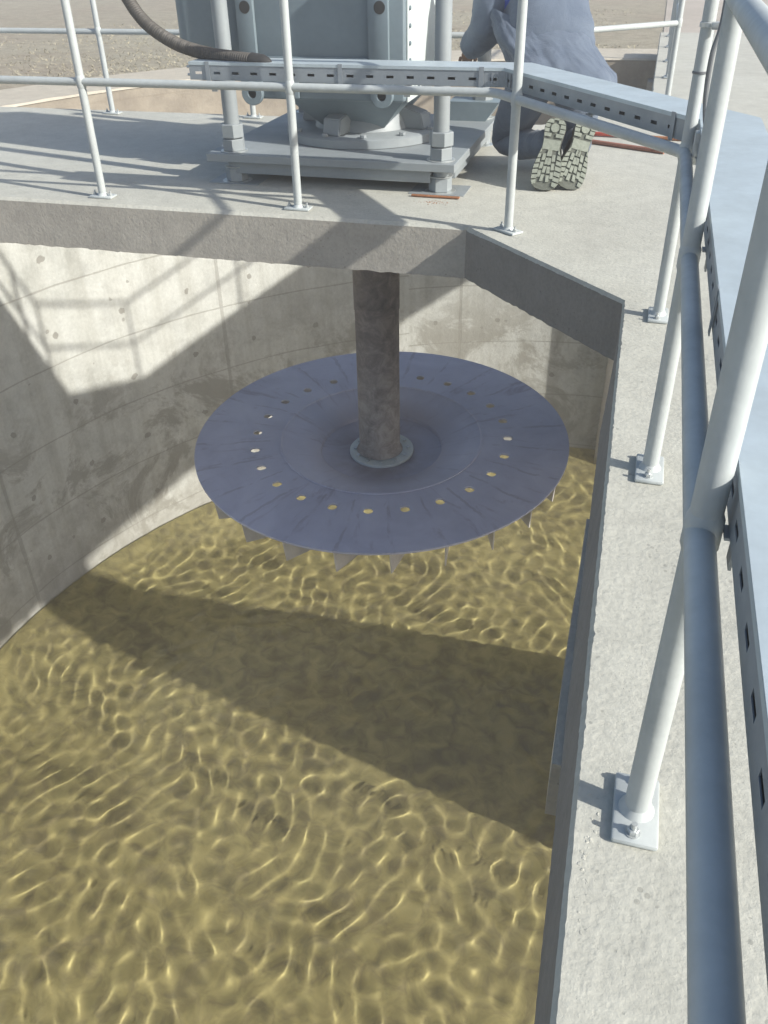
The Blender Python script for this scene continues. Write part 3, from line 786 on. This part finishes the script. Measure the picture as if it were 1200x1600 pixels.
bm = new(); cyl(bm, (IC.x, IC.y, FZ), 0.232, 0.022, 64, 0.003); fl = obj('hub_flange', bm, M['side_paint'], im)
for k in range(12):
    a = 2 * math.pi * (k + 0.5) / 12
    bm = new(); cyl(bm, (IC.x + 0.192 * math.cos(a), IC.y + 0.192 * math.sin(a), FZ + 0.0225), 0.0145, 0.014, 6, 0.002); obj('bolt', bm, M['zinc'], fl)
SR = 0.147
bm = new(); lathe(bm, [(SR + 0.02, FZ + 0.023), (SR + 0.012, FZ + 0.04), (SR + 0.004, FZ + 0.052), (SR, FZ + 0.06), (SR, -0.9), (SR * 1.03, -0.89), (SR * 1.04, TH - 0.001)], (IC.x - 0.012, IC.y, 0), 48)
obj('shaft', bm, M['shaft'], im, origin=(IC.x, IC.y, 0))

# the wheel hangs very slightly out of level
tl_ = Matrix.Translation(IC) @ Matrix.Rotation(R_(2.6), 4, 'X') @ Matrix.Translation(-IC)
for ch in im.children:
    if ch.name.split('.')[0] != 'shaft':
        ch.data.transform(Matrix.Translation(-Vector(world_loc(ch)) ) @ tl_ @ Matrix.Translation(Vector(world_loc(ch))))
        for g_ in ch.children: g_.data.transform(Matrix.Translation(-Vector(world_loc(g_))) @ tl_ @ Matrix.Translation(Vector(world_loc(g_))))

# ------------------------------------------------------------------ mounting frame of the drive
GX, GY = -1.62, 5.30
mf = thing('mounting_frame', 'grey steel base frame on four threaded levelling rods under the gearbox', 'frame', (GX, GY, 0))
bm = new(); prism(bm, [(-2.34, 4.60), (-0.93, 4.60), (-0.93, 4.95), (-0.93, 5.98), (-2.34, 5.98)], 0.118, 0.160)
bmesh.ops.bevel(bm, geom=list(bm.edges), offset=0.003, segments=1, affect='EDGES'); obj('top_plate', bm, M['gear_light'], mf)
for y in (4.66, 5.86):
    bm = new(); box(bm, (GX - 0.02, y + 0.04, 0.083), (1.14, 0.10, 0.066), bev=0.004); obj('beam', bm, M['gear_light'], mf)
bm = new(); box(bm, (-1.01, 5.3, 0.083), (0.1, 1.05, 0.066), bev=0.004); obj('beam', bm, M['gear_light'], mf)
bm = new(); box(bm, (-2.23, 5.3, 0.083), (0.1, 1.05, 0.066), bev=0.004); obj('beam', bm, M['gear_light'], mf)
def rod(x, y, top=1.32):
    bm = new(); pts = []; rr = []; z = 0.0; k = 0
    zz = 0.0
    while zz < top:
        pts.append((x, y, zz)); rr.append(0.0417 if k % 2 == 0 else 0.0425); zz += 0.0065; k += 1
    rg_ = tube(bm, pts, 0.045, 20, radii=rr)
    o = obj('threaded_rod', bm, M['gear_light'], mf, angle=80, origin=(x, y, 0))
    for (z0, r, h) in ((0.004, 0.062, 0.072), (0.164, 0.064, 0.062), (0.232, 0.066, 0.07)):
        bm = new(); cyl(bm, (x, y, z0), r, h, 6, 0.004, a0=0.3 + z0 * 3); obj('nut', bm, M['gear_light'], o, origin=(x, y, 0))
    for (z0, r) in ((0.0015, 0.085), (0.079, 0.066), (0.1605, 0.076)):
        bm = new(); cyl(bm, (x, y, z0), r, 0.004 if z0 > .01 else .0025, 28, 0.0008); obj('washer', bm, M['zinc'], o, origin=(x, y, 0))
    return o
for x in (-2.21, -1.025):
    for y in (4.70, 5.90): rod(x, y)
# foot plates of the levelling rods
for x, y in ((-2.2, 4.72), (-1.03, 4.72)):
    bm = new(); box(bm, (x, y, 0.002), (0.30, 0.22, 0.003)); obj('foot_plate', bm, M['gear_light'], mf, smooth=False)
# raised wedge bracket at the rear right
bm = new()
v = [(-1.22, 5.78, 0.0), (-1.22, 5.78, 0.27), (-0.90, 5.78, 0.27), (-1.10, 5.78, 0.0)]
A_ = [bm.verts.new(p) for p in v]; B_ = [bm.verts.new((p[0], 6.05, p[2])) for p in v]
for i in range(4): bm.faces.new((A_[i], A_[(i + 1) % 4], B_[(i + 1) % 4], B_[i]))
bm.faces.new(A_[::-1]); bm.faces.new(B_); bmesh.ops.recalc_face_normals(bm, faces=bm.faces); obj('bracket', bm, M['gear'], mf, smooth=False)

# ------------------------------------------------------------------ gearbox
gb = thing('gearbox', 'blue-grey cast gearbox with a lit right side bolted on the base frame', 'gearbox', (GX, GY, 0.16))
X0, X1, Y0, Y1, Z0, Z1 = -2.17, -1.265, 4.87, 5.73, 0.40, 1.22
bm = new()
box(bm, ((X0 + X1) / 2, (Y0 + Y1) / 2, (Z0 + Z1) / 2), (X1 - X0, Y1 - Y0, Z1 - Z0), bev=0.02, seg=3)
# sloping lower part down to the foot
T = [(-1.95, Y0 + 0.015), (X1 - 0.012, Y0 + 0.015), (X1 - 0.012, Y1 - 0.02), (-1.95, Y1 - 0.02)]
Bq = [(-1.80, 5.07), (-1.44, 5.07), (-1.44, 5.55), (-1.80, 5.55)]
a = [bm.verts.new((x, y, Z0 + 0.01)) for x, y in T]; b = [bm.verts.new((x, y, 0.235)) for x, y in Bq]
for i in range(4): bm.faces.new((b[i], b[(i + 1) % 4], a[(i + 1) % 4], a[i]))
bm.faces.new(b[::-1])
obj('housing', bm, M['gear'], gb, angle=25)
# raised frame members on the front face
def plate(name, x0, x1, z0, z1, y, th, m=None, bev=0.006, par=None):
    bm = new(); box(bm, ((x0 + x1) / 2, y - th / 2, (z0 + z1) / 2), (x1 - x0, th, z1 - z0), bev=bev); return obj(name, bm, m or M['gear'], par or gb)
plate('corner_pad', -2.185, -2.085, 0.615, 1.20, Y0 - 0.001, 0.03)
plate('corner_pad', -1.455, -1.345, 0.60, 1.20, Y0 - 0.001, 0.03)
plate('flange_strip', -2.08, -1.46, 0.585, 0.615, Y0 - 0.001, 0.018)
plate('flange_strip', -2.10, -1.28, 1.165, 1.205, Y0 - 0.001, 0.016)
plate('lower_panel', -2.00, -1.86, 0.41, 0.56, Y0 - 0.001, 0.02)
# lugs with eye holes
def eye(x, z, r=0.062, hr=0.026):
    bm = new(); n = 28; y = Y0 - 0.03
    rings = []
    for (rr, yy) in ((hr, y + 0.028), (hr, y), (r - 0.004, y), (r, y + 0.004), (r, y + 0.03)):
        rings.append([bm.verts.new((x + rr * math.cos(2 * math.pi * k / n), yy, z + rr * math.sin(2 * math.pi * k / n))) for k in range(n)])
    for a, b in zip(rings, rings[1:]):
        for k in range(n): bm.faces.new((a[k], a[(k + 1) % n], b[(k + 1) % n], b[k]))
    o = obj('lug', bm, M['gear'], gb)
    bm = new(); box(bm, (x, y + 0.017, z + r * 0.9), (2 * r, 0.026, r * 1.5), bev=0.004); obj('lug_root', bm, M['gear'], o) if z < 0.6 else bm.free()
    bm = new(); vs = [bm.verts.new((x + (hr + .001) * math.cos(2 * math.pi * k / n), y + 0.022, z + (hr + .001) * math.sin(2 * math.pi * k / n))) for k in range(n)]; bm.faces.new(vs)
    obj('eye_hole', bm, M['dark'], o, smooth=False)
for x, z in ((-2.135, 0.432), (-1.388, 0.436)): eye(x, z)
for x, z in ((-2.13, 0.846), (-1.39, 0.846)):
    n = 24; bm = new()
    vs = [bm.verts.new((x + 0.03 * math.cos(2 * math.pi * k / n), Y0 - 0.0325, z + 0.03 * math.sin(2 * math.pi * k / n))) for k in range(n)]; bm.faces.new(vs); obj('eye_hole', bm, M['dark'], gb, smooth=False)
# side cover (sunlit) with bolt row
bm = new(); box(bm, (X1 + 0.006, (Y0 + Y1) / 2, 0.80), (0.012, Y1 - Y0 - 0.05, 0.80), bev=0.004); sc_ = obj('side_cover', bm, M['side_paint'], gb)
pos = [(Y0 + 0.05, z) for z in (0.46, 0.53, 0.60, 0.68, 0.76, 0.84, 0.92, 1.0)] + [(Y0 + 0.05 + 0.1 * k, 0.455 - 0.0 * k) for k in range(1, 8)] + [(Y0 + 0.05 + 0.1 * k, 0.93) for k in range(1, 8)] + [(Y1 - 0.06, z) for z in (0.53, 0.62, 0.72, 0.82)]
for y, z in pos:
    bm = new(); tube(bm, [(X1 + 0.012, y, z), (X1 + 0.021, y, z)], 0.012, 6); obj('bolt', bm, M['dark'] if False else M['gear'], sc_, smooth=False)
# left rounded bulge (bearing housing)
bm = new(); box(bm, (-2.385, 5.2, 1.0), (0.44, 0.56, 0.80), bev=0.085, seg=5); obj('bearing_housing', bm, M['gear'], gb, angle=50)
# round foot flange with ribs
bm = new(); lathe(bm, [(0.0001, 0.215), (0.455, 0.215), (0.47, 0.205), (0.47, 0.163), (0.44, 0.162)], (GX, GY, 0), 64); ff = obj('foot_flange', bm, M['gear_light'], gb, angle=35)
bm = new(); lathe(bm, [(0.30, 0.216), (0.285, 0.26), (0.24, 0.33), (0.22, 0.38)], (GX, GY, 0), 48); obj('neck', bm, M['gear_light'], gb)
for k in range(4):
    a = math.radians(-12 + 90 * k); d = Vector((math.cos(a), math.sin(a), 0))
    bm = new(); c = Vector((GX, GY, 0)); s = d.cross(Vector((0, 0, 1))) * 0.055
    p = [c + d * 0.24 + Vector((0, 0, 0.216)), c + d * 0.41 + Vector((0, 0, 0.216)), c + d * 0.39 + Vector((0, 0, 0.30)), c + d * 0.24 + Vector((0, 0, 0.34))]
    A_ = [bm.verts.new(q + s) for q in p]; B_ = [bm.verts.new(q - s) for q in p]
    for i in range(4): bm.faces.new((A_[i], A_[(i + 1) % 4], B_[(i + 1) % 4], B_[i]))
    bm.faces.new(A_[::-1]); bm.faces.new(B_); bmesh.ops.recalc_face_normals(bm, faces=bm.faces)
    bmesh.ops.bevel(bm, geom=list(bm.edges), offset=0.006, segments=2, affect='EDGES'); obj('rib', bm, M['gear_light'], gb)
for k in range(12):
    a = 2 * math.pi * (k + 0.5) / 12
    bm = new(); cyl(bm, (GX + 0.435 * math.cos(a), GY + 0.435 * math.sin(a), 0.216), 0.018, 0.016, 6, 0.002); obj('bolt', bm, M['gear_light'], ff)
# electric motor on top
mo = thing('electric_motor', 'blue-grey electric motor standing upright on the gearbox, above the frame', 'motor', (GX, GY, Z1))
bm = new(); lathe(bm, [(0.0001, Z1 + 0.001), (0.30, Z1 + 0.001), (0.30, Z1 + 0.04), (0.22, Z1 + 0.05), (0.22, Z1 + 0.62), (0.24, Z1 + 0.63), (0.24, Z1 + 0.75), (0.18, Z1 + 0.82), (0.0001, Z1 + 0.83)], (GX, GY + 0.1, 0), 40); mb = obj('motor_body', bm, M['gear'], mo)
bm = new()
for k in range(36):
    a = 2 * math.pi * k / 36; box(bm, (GX + 0.235 * math.cos(a), GY + 0.1 + 0.235 * math.sin(a), Z1 + 0.34), (0.035, 0.006, 0.5), Matrix.Rotation(a, 3, 'Z'))
obj('cooling_fins', bm, M['gear'], mo, smooth=False)
bm = new(); box(bm, (GX, GY - 0.17, Z1 + 0.35), (0.18, 0.12, 0.2), bev=0.012); obj('terminal_box', bm, M['gear'], mo)

# ------------------------------------------------------------------ small loose things
def ground_pt(px, py, z=0.0):
    v = Rm @ Vector((px - 600, py - 800, 1339.84)); t = (z - CAM_H) / v.z; return Vector((v.x * t, v.y * t, z))
a = ground_pt(905, 222); b = ground_pt(1037, 241)
bm = new(); tube(bm, [a + Vector((0, 0, .014)), b + Vector((0, 0, .014))], 0.0135, 14)
o = obj('steel_pipe', bm, M['redrust']); tag(o, 'thin rusty red pipe lying on the concrete right of the worker’s boots'.replace('’', "'"), 'pipe')
a = ground_pt(930, 213); b = ground_pt(1000, 217)
wr = thing('wrench', 'red-handled wrench lying behind the rusty pipe by the worker', 'wrench', a)
d = (b - a).normalized(); ang = math.atan2(d.y, d.x)
bm = new(); p = a + d * 0.08; box(bm, (p.x, p.y, 0.017), (0.30, 0.035, 0.022), Matrix.Rotation(ang, 3, 'Z'), 0.006); obj('handle', bm, M['red'], wr)
bm = new(); p = a + d * 0.255; n_ = 20
tube(bm, [p + Vector((0.05 * math.cos(ang + t_), 0.05 * math.sin(ang + t_), 0.016)) for t_ in [R_(-150 + 15 * k) for k in range(20)]], 0.011, 8); obj('jaw', bm, M['zinc'], wr)
bm = new(); p2 = a + d * 0.42; tube(bm, [p + d * 0.05 + Vector((0, 0, .014)), p2 + d * 0.14 + Vector((0, 0, .012))], 0.011, 10); obj('shank', bm, M['rust'], wr)
# rusty strip and its stain beside the front right levelling rod
a = ground_pt(590, 312); b = ground_pt(708, 311)
bm = new(); c = (ground_pt(652, 306) + ground_pt(710, 311)) / 2; box(bm, (c.x, c.y - 0.01, 0.008), (0.26, 0.022, 0.008), Matrix.Rotation(-0.03, 3, 'Z'), 0.002)
o = obj('rusty_strip', bm, M['rust'], smooth=False); tag(o, 'short rusty steel strip lying beside the front right levelling rod', 'scrap')
bm = new(); rg = random.Random(9)
c = ground_pt(676, 316)
for k in range(90):
    x = c.x + rg.gauss(0, 0.05); y = c.y + rg.gauss(0, 0.02); crumb(bm, x, y, rg.uniform(0.001, 0.004), 0.4)
o = obj('rust_flakes', bm, M['rust'], smooth=False); tag(o, 'rust flakes scattered on the concrete in front of the rusty strip', 'rust', kind='stuff')

# ------------------------------------------------------------------ worker
def skinned(name, verts, edges, radii, m, parent, sub=2, root=0, disp=0.0, dscale=6.0, origin=None):
    me = bpy.data.meshes.new(name); me.from_pydata(verts, edges, []); o = bpy.data.objects.new('tmp_' + name, me); COL.objects.link(o)
    sk = o.modifiers.new('s', 'SKIN'); sv = me.skin_vertices[0].data
    for i, r in enumerate(radii):
        rr = (r, r) if isinstance(r, (int, float)) else r
        sv[i].radius = rr; sv[i].use_root = (i == root)
    sk.use_smooth_shade = True; sk.branch_smoothing = 0.6
    su = o.modifiers.new('u', 'SUBSURF'); su.levels = sub; su.render_levels = sub
    dg = bpy.context.evaluated_depsgraph_get(); dg.update()
    me2 = bpy.data.meshes.new_from_object(o.evaluated_get(dg)); bpy.data.objects.remove(o); bpy.data.meshes.remove(me)
    bm = new(); bm.from_mesh(me2); bpy.data.meshes.remove(me2)
    bm.normal_update()
    if disp:
        for v in bm.verts:
            n = noise.fractal(v.co * dscale, 0.7, 2.0, 4); rd = 1 - abs(noise.noise(v.co * dscale * 0.8 + Vector((3, 1, 7)))) * 2
            v.co += v.normal * disp * (n + 0.5 * rd)
    bm.normal_update()
    for f in bm.faces: f.material_index = 0
    return obj(name, bm, m, parent, angle=180, origin=origin)
wk_ = thing('person', 'worker in blue-grey coveralls kneeling by the gearbox with boot soles toward the camera', 'person', (-0.45, 5.1, 0))
J = dict(pel=(-0.50, 5.16, 0.56), s1=(-0.66, 5.28, 0.76), ch=(-0.78, 5.44, 0.97), nk=(-0.82, 5.60, 1.12), hd=(-0.87, 5.67, 1.24), ht=(-0.90, 5.71, 1.33),
         hr=(-0.37, 5.16, 0.50), kr=(-0.40, 5.50, 0.11), ar=(-0.345, 5.06, 0.20), tr=(-0.345, 4.98, 0.10),
         hl=(-0.62, 5.15, 0.50), kl=(-0.80, 5.40, 0.11), al=(-0.475, 5.0, 0.20), tl=(-0.475, 4.92, 0.10),
         shr=(-0.56, 5.48, 1.02), er=(-0.50, 5.74, 0.82), wr=(-0.74, 5.90, 0.66), har=(-0.80, 5.93, 0.62),
         shl=(-0.89, 5.40, 1.0), el=(-0.88, 5.28, 0.74), wl=(-1.04, 5.42, 0.58), hal=(-1.06, 5.49, 0.55))
def sk(keys, edges, radii, name, m, disp, sub=2, dscale=6.0):
    idx = {k: i for i, k in enumerate(keys)}
    return skinned(name, [J[k] for k in keys], [(idx[a], idx[b]) for a, b in edges], radii, m, wk_, sub, 0, disp, dscale)
keys = ['pel', 's1', 'ch', 'nk', 'hd', 'ht', 'hr', 'kr', 'ar', 'tr', 'hl', 'kl', 'al', 'tl', 'shr', 'er', 'wr', 'har', 'shl', 'el', 'wl', 'hal']
E_ = [('pel', 's1'), ('s1', 'ch'), ('ch', 'nk'), ('nk', 'hd'), ('hd', 'ht'), ('pel', 'hr'), ('hr', 'kr'), ('kr', 'ar'), ('ar', 'tr'), ('pel', 'hl'), ('hl', 'kl'), ('kl', 'al'), ('al', 'tl'),
      ('ch', 'shr'), ('shr', 'er'), ('er', 'wr'), ('wr', 'har'), ('ch', 'shl'), ('shl', 'el'), ('el', 'wl'), ('wl', 'hal')]
body = sk(keys, E_, [.14, .13, .14, .06, .10, .07, .09, .06, .045, .04, .09, .06, .045, .04, .06, .045, .03, .035, .06, .045, .03, .035], 'body', M['skin'], 0)
body['label'] = 'body'
del body['label']
ck = [k for k in keys if k not in ('nk', 'hd', 'ht', 'tr', 'tl', 'har', 'hal')]
ce = [e for e in E_ if e[0] in ck and e[1] in ck]
cr = dict(pel=.22, s1=.24, ch=.20, hr=.155, kr=.095, ar=.07, hl=.17, kl=.095, al=.07, shr=.10, er=.072, wr=.05, shl=.14, el=.115, wl=.06)
sk(ck, ce, [cr[k] for k in ck], 'coverall', M['cloth'], 0.011, 3, 9.0)
# hem of the jacket hanging over the seat
bm = new(); n = 64; rings = []
c0 = Vector(J['pel'])
for k, (dz, f) in enumerate(((0.32, .84), (0.22, .98), (0.11, 1.10), (0.0, 1.15), (-0.10, 1.13), (-0.17, 1.0), (-0.18, 0.9))):
    ring = []
    ax = Vector((-0.17, 0.14, 0.20)).normalized()
    c = c0 + ax * (dz + 0.05)
    for j in range(n):
        a = 2 * math.pi * j / n
        fold = 1 + (0.028 * math.sin(a * 5 + dz * 9) + 0.012 * math.sin(a * 11 + 1.3 - dz * 6)) * (0.35 - dz) * 2.2
        ring.append(bm.verts.new(c + Vector((math.cos(a) * 0.228, math.sin(a) * 0.225, 0)) * f * fold + Vector((0.01 - dz * 0.1, 0, -0.015 * math.sin(a * 3)))))
    rings.append(ring)
for a, b in zip(rings, rings[1:]):
    for j in range(n): bm.faces.new((a[j], a[(j + 1) % n], b[(j + 1) % n], b[j]))
bmesh.ops.subdivide_edges(bm, edges=list(bm.edges), cuts=2, use_grid_fill=True, smooth=1.0)
bm.normal_update()
for v in bm.verts: v.co += v.normal * (0.012 * noise.fractal(v.co * 8, 0.7, 2, 4) + 0.016 * (1 - 2 * abs(noise.noise(Vector((v.co.x * 3.0, v.co.y * 3.0, v.co.z * 13.0))))) - 0.008)
obj('jacket', bm, M['cloth'], wk_, angle=180)
# blue shirt tail at the left side, hair, ears
sk(['s1', 'shl'], [('s1', 'shl')], [.15, .10], 'shirt', M['shirt'], 0.005)
hd = Vector(J['hd'])
bm = new(); g = bmesh.ops.create_uvsphere(bm, u_segments=24, v_segments=16, radius=0.112)
for v in g['verts']:
    v.co = Vector((v.co.x * .95, v.co.y * 1.1, v.co.z * 1.05)) + hd + Vector((0.02, -0.03, 0.05)); v.co += (v.co - hd).normalized() * 0.006 * noise.noise(v.co * 40)
obj('hair', bm, M['hair'], wk_)
# fingers
for hk, wkk, sgn in (('har', 'wr', 1), ('hal', 'wl', -1)):
    h_ = Vector(J[hk]); d = (h_ - Vector(J[wkk])).normalized(); side = d.cross(Vector((0, 0, 1))).normalized(); dn = Vector((0, 0, -1))
    bm = new()
    for k in range(4):
        off = side * (k - 1.5) * 0.021; L = (0.062, 0.07, 0.066, 0.052)[k]
        p0 = h_ + off + d * 0.01
        tube(bm, [p0, p0 + d * L * 0.6, p0 + d * L * 0.95 + dn * L * 0.35, p0 + d * L * 0.95 + dn * L * 0.8], 0.009, 10, radii=[.010, .0095, .0085, .0065])
    p0 = h_ - side * 0.035 * sgn - d * 0.02
    tube(bm, [p0, p0 + (d - side * sgn) * 0.02 + dn * 0.01, p0 + d * 0.05 - side * sgn * 0.01 + dn * 0.03], 0.01, 10, radii=[.012, .010, .008])
    obj('fingers', bm, M['skin'], body)
# boots
def sole_outline(L=0.36, w=0.073):
    pts = []
    prof = [(0.0, 0.0), (0.02, 0.55), (0.06, 0.86), (0.12, 1.0), (0.20, 1.04), (0.32, 1.02), (0.45, 0.86), (0.56, 0.70), (0.66, 0.66), (0.76, 0.72), (0.86, 0.78), (0.94, 0.70), (0.985, 0.45), (1.0, 0.0)]
    r = [(v * L, u * w + (0.004 if 0.1 < v < .5 else 0)) for v, u in prof]
    l = [(v * L, -u * w * 0.93 - 0.002) for v, u in prof[1:-1]][::-1]
    return [(u, v) for v, u in r] + [(u, v) for v, u in l]
def inside(u, v, poly, m=0.0):
    c = False; j = len(poly) - 1
    for i in range(len(poly)):
        a, b = poly[i], poly[j]
        if (a[1] > v) != (b[1] > v) and u < (b[0] - a[0]) * (v - a[1]) / (b[1] - a[1]) + a[0]: c = not c
        j = i
    return c
def boot(toe, heel, yaw, mirror):
    toe, heel = Vector(toe), Vector(heel); V = (heel - toe).normalized()
    X = Vector((math.cos(yaw), math.sin(yaw), 0)); X = (X - V * X.dot(V)).normalized(); Nn = X.cross(V)      # outward (towards -y)
    if Nn.y > 0: Nn = -Nn
    L = (heel - toe).length
    def W(u, v, n): return toe + X * (u * mirror) + V * v + Nn * n
    OL = sole_outline(L)
    r = thing_child = bpy.data.objects.new('boot', None)
    bm = new(); a = [bm.verts.new(W(u, v, 0.0)) for u, v in OL]; b = [bm.verts.new(W(u, v, -0.026)) for u, v in OL]
    for i in range(len(OL)): bm.faces.new((a[i], a[(i + 1) % len(OL)], b[(i + 1) % len(OL)], b[i]))
    bm.faces.new(a); bm.faces.new(b[::-1]); bmesh.ops.recalc_face_normals(bm, faces=bm.faces)
    # upper as boot mesh
    ub = new(); levels = [(-0.024, 1.0, 0.0, 1.0), (-0.05, 1.0, 0.01, 0.98), (-0.085, 0.93, 0.08, 0.97), (-0.11, 0.78, 0.40, 0.98), (-0.15, 0.62, 0.62, 0.98), (-0.20, 0.6, 0.64, 0.97)]
    rs = []
    for n_, wu, v0, v1 in levels:
        ring = []
        for u, v in OL:
            vv = v0 * L + (v / L) * (v1 - v0) * L; ring.append(ub.verts.new(W(u * wu, vv, n_)))
        rs.append(ring)
    for p, q in zip(rs, rs[1:]):
        for i in range(len(OL)): ub.faces.new((p[i], p[(i + 1) % len(OL)], q[(i + 1) % len(OL)], q[i]))
    ub.faces.new(rs[-1]); bmesh.ops.recalc_face_normals(ub, faces=ub.faces)
    bo = obj('boot', ub, M['boot'], wk_, angle=60)
    so_ = obj('sole', bm, M['groove'], bo, smooth=False)
    # tread lugs: heel blocks round a disc, chevrons under the forefoot
    lb = new()
    def lug(poly, h=0.007):
        poly = [(min(max(u, -0.076), 0.076), v) for u, v in poly]
        a = [lb.verts.new(W(u, v, h)) for u, v in poly]; b = [lb.verts.new(W(u, v, 0.0005)) for u, v in poly]
        for i in range(len(poly)): lb.faces.new((a[i], a[(i + 1) % len(poly)], b[(i + 1) % len(poly)], b[i]))
        lb.faces.new(a)
    def halfw(v):
        us = [u for u in [k * 0.001 for k in range(0, 85)] if inside(u, v, OL)]; return max(us) if us else 0
    def halfwl(v):
        us = [u for u in [k * 0.001 for k in range(0, 85)] if inside(-u, v, OL)]; return max(us) if us else 0
    # heel
    hc = L * 0.86
    lug([(0.022 * math.cos(t_ * math.pi / 8), hc + 0.022 * math.sin(t_ * math.pi / 8)) for t_ in range(16)], 0.007)
    rows = [L * 0.73 + k * L * 0.062 for k in range(4)]
    for v in rows:
        for sg, hw in ((1, halfw), (-1, halfwl)):
            v2 = v + L * 0.055; w1, w2 = hw(v + .002), hw(v2)
            if w1 < 0.022 or w2 < 0.012: continue
            inn = 0.027 if abs(v + L * .027 - hc) < 0.026 else 0.012
            lug([(sg * inn, v + .002), (sg * (w1 - .001), v + .002), (sg * max(w2 - .001, inn + .003), v2), (sg * inn, v2)])
    lug([(-0.02, L * 0.965), (0.02, L * 0.965), (0.010, L * 0.988), (-0.010, L * 0.988)])
    # waist: flat shank
    w1 = halfw(L * .6) - .004
    lug([(-w1, L * .56), (w1, L * .56), (w1, L * .70), (-w1, L * .70)], 0.003)
    # forefoot: side blocks and curved centre bars
    k = 0; v = L * 0.06
    while v < L * 0.53:
        v2 = v + L * 0.062
        for sg, hw in ((1, halfw), (-1, halfwl)):
            w1, w2 = hw(v + .001), hw(v2)
            if min(w1, w2) > 0.046: lug([(sg * 0.043, v + .006), (sg * (w1 - .001), v), (sg * (w2 - .001), v2 - .003), (sg * 0.043, v2 + .003)])
        v += L * 0.074
    for cx in (-0.031, -0.0105, 0.010, 0.0305):
        v = L * (0.09 + abs(cx) * 2.5)
        while v < L * 0.50:
            v2 = v + L * 0.10; s = 0.35 * (1 if cx < 0 else -1)
            d0 = (v - L * .3) * s * .25; d1 = (v2 - L * .3) * s * .25
            if abs(cx + d1) < halfw(v2) - .01: lug([(cx - .0085 + d0, v), (cx + .0085 + d0, v + .003), (cx + .0085 + d1, v2), (cx - .0085 + d1, v2 - .003)])
            v += L * 0.118
    bmesh.ops.recalc_face_normals(lb, faces=lb.faces)
    obj('tread', lb, M['lug'], bo, smooth=False)
    bpy.data.objects.remove(r)
boot((-0.492, 4.79, 0.010), (-0.455, 4.92, 0.345), 0.10, 1)
boot((-0.362, 4.84, 0.010), (-0.298, 4.97, 0.335), 0.25, -1)

# ------------------------------------------------------------------ added volume imitating a lens veil
bm = new(); box(bm, (0, 0, -2.6), (900, 900, 10.2))
hm = bpy.data.materials.new('veil_volume'); hm.use_nodes = True; ht = hm.node_tree; ht.nodes.clear()
ho = ht.nodes.new('ShaderNodeOutputMaterial'); pv = ht.nodes.new('ShaderNodeVolumePrincipled')
pv.inputs['Color'].default_value = (0.97, 0.96, 0.95, 1); pv.inputs['Density'].default_value = 0.0115; pv.inputs['Anisotropy'].default_value = 0.1
ht.links.new(pv.outputs[0], ho.inputs['Volume'])
o = obj('veil_volume', bm, hm, smooth=False); tag(o, 'thin pale volume added to lift the blacks like a lens veil', 'veil_volume', kind='stuff')

bpy.context.view_layer.update()
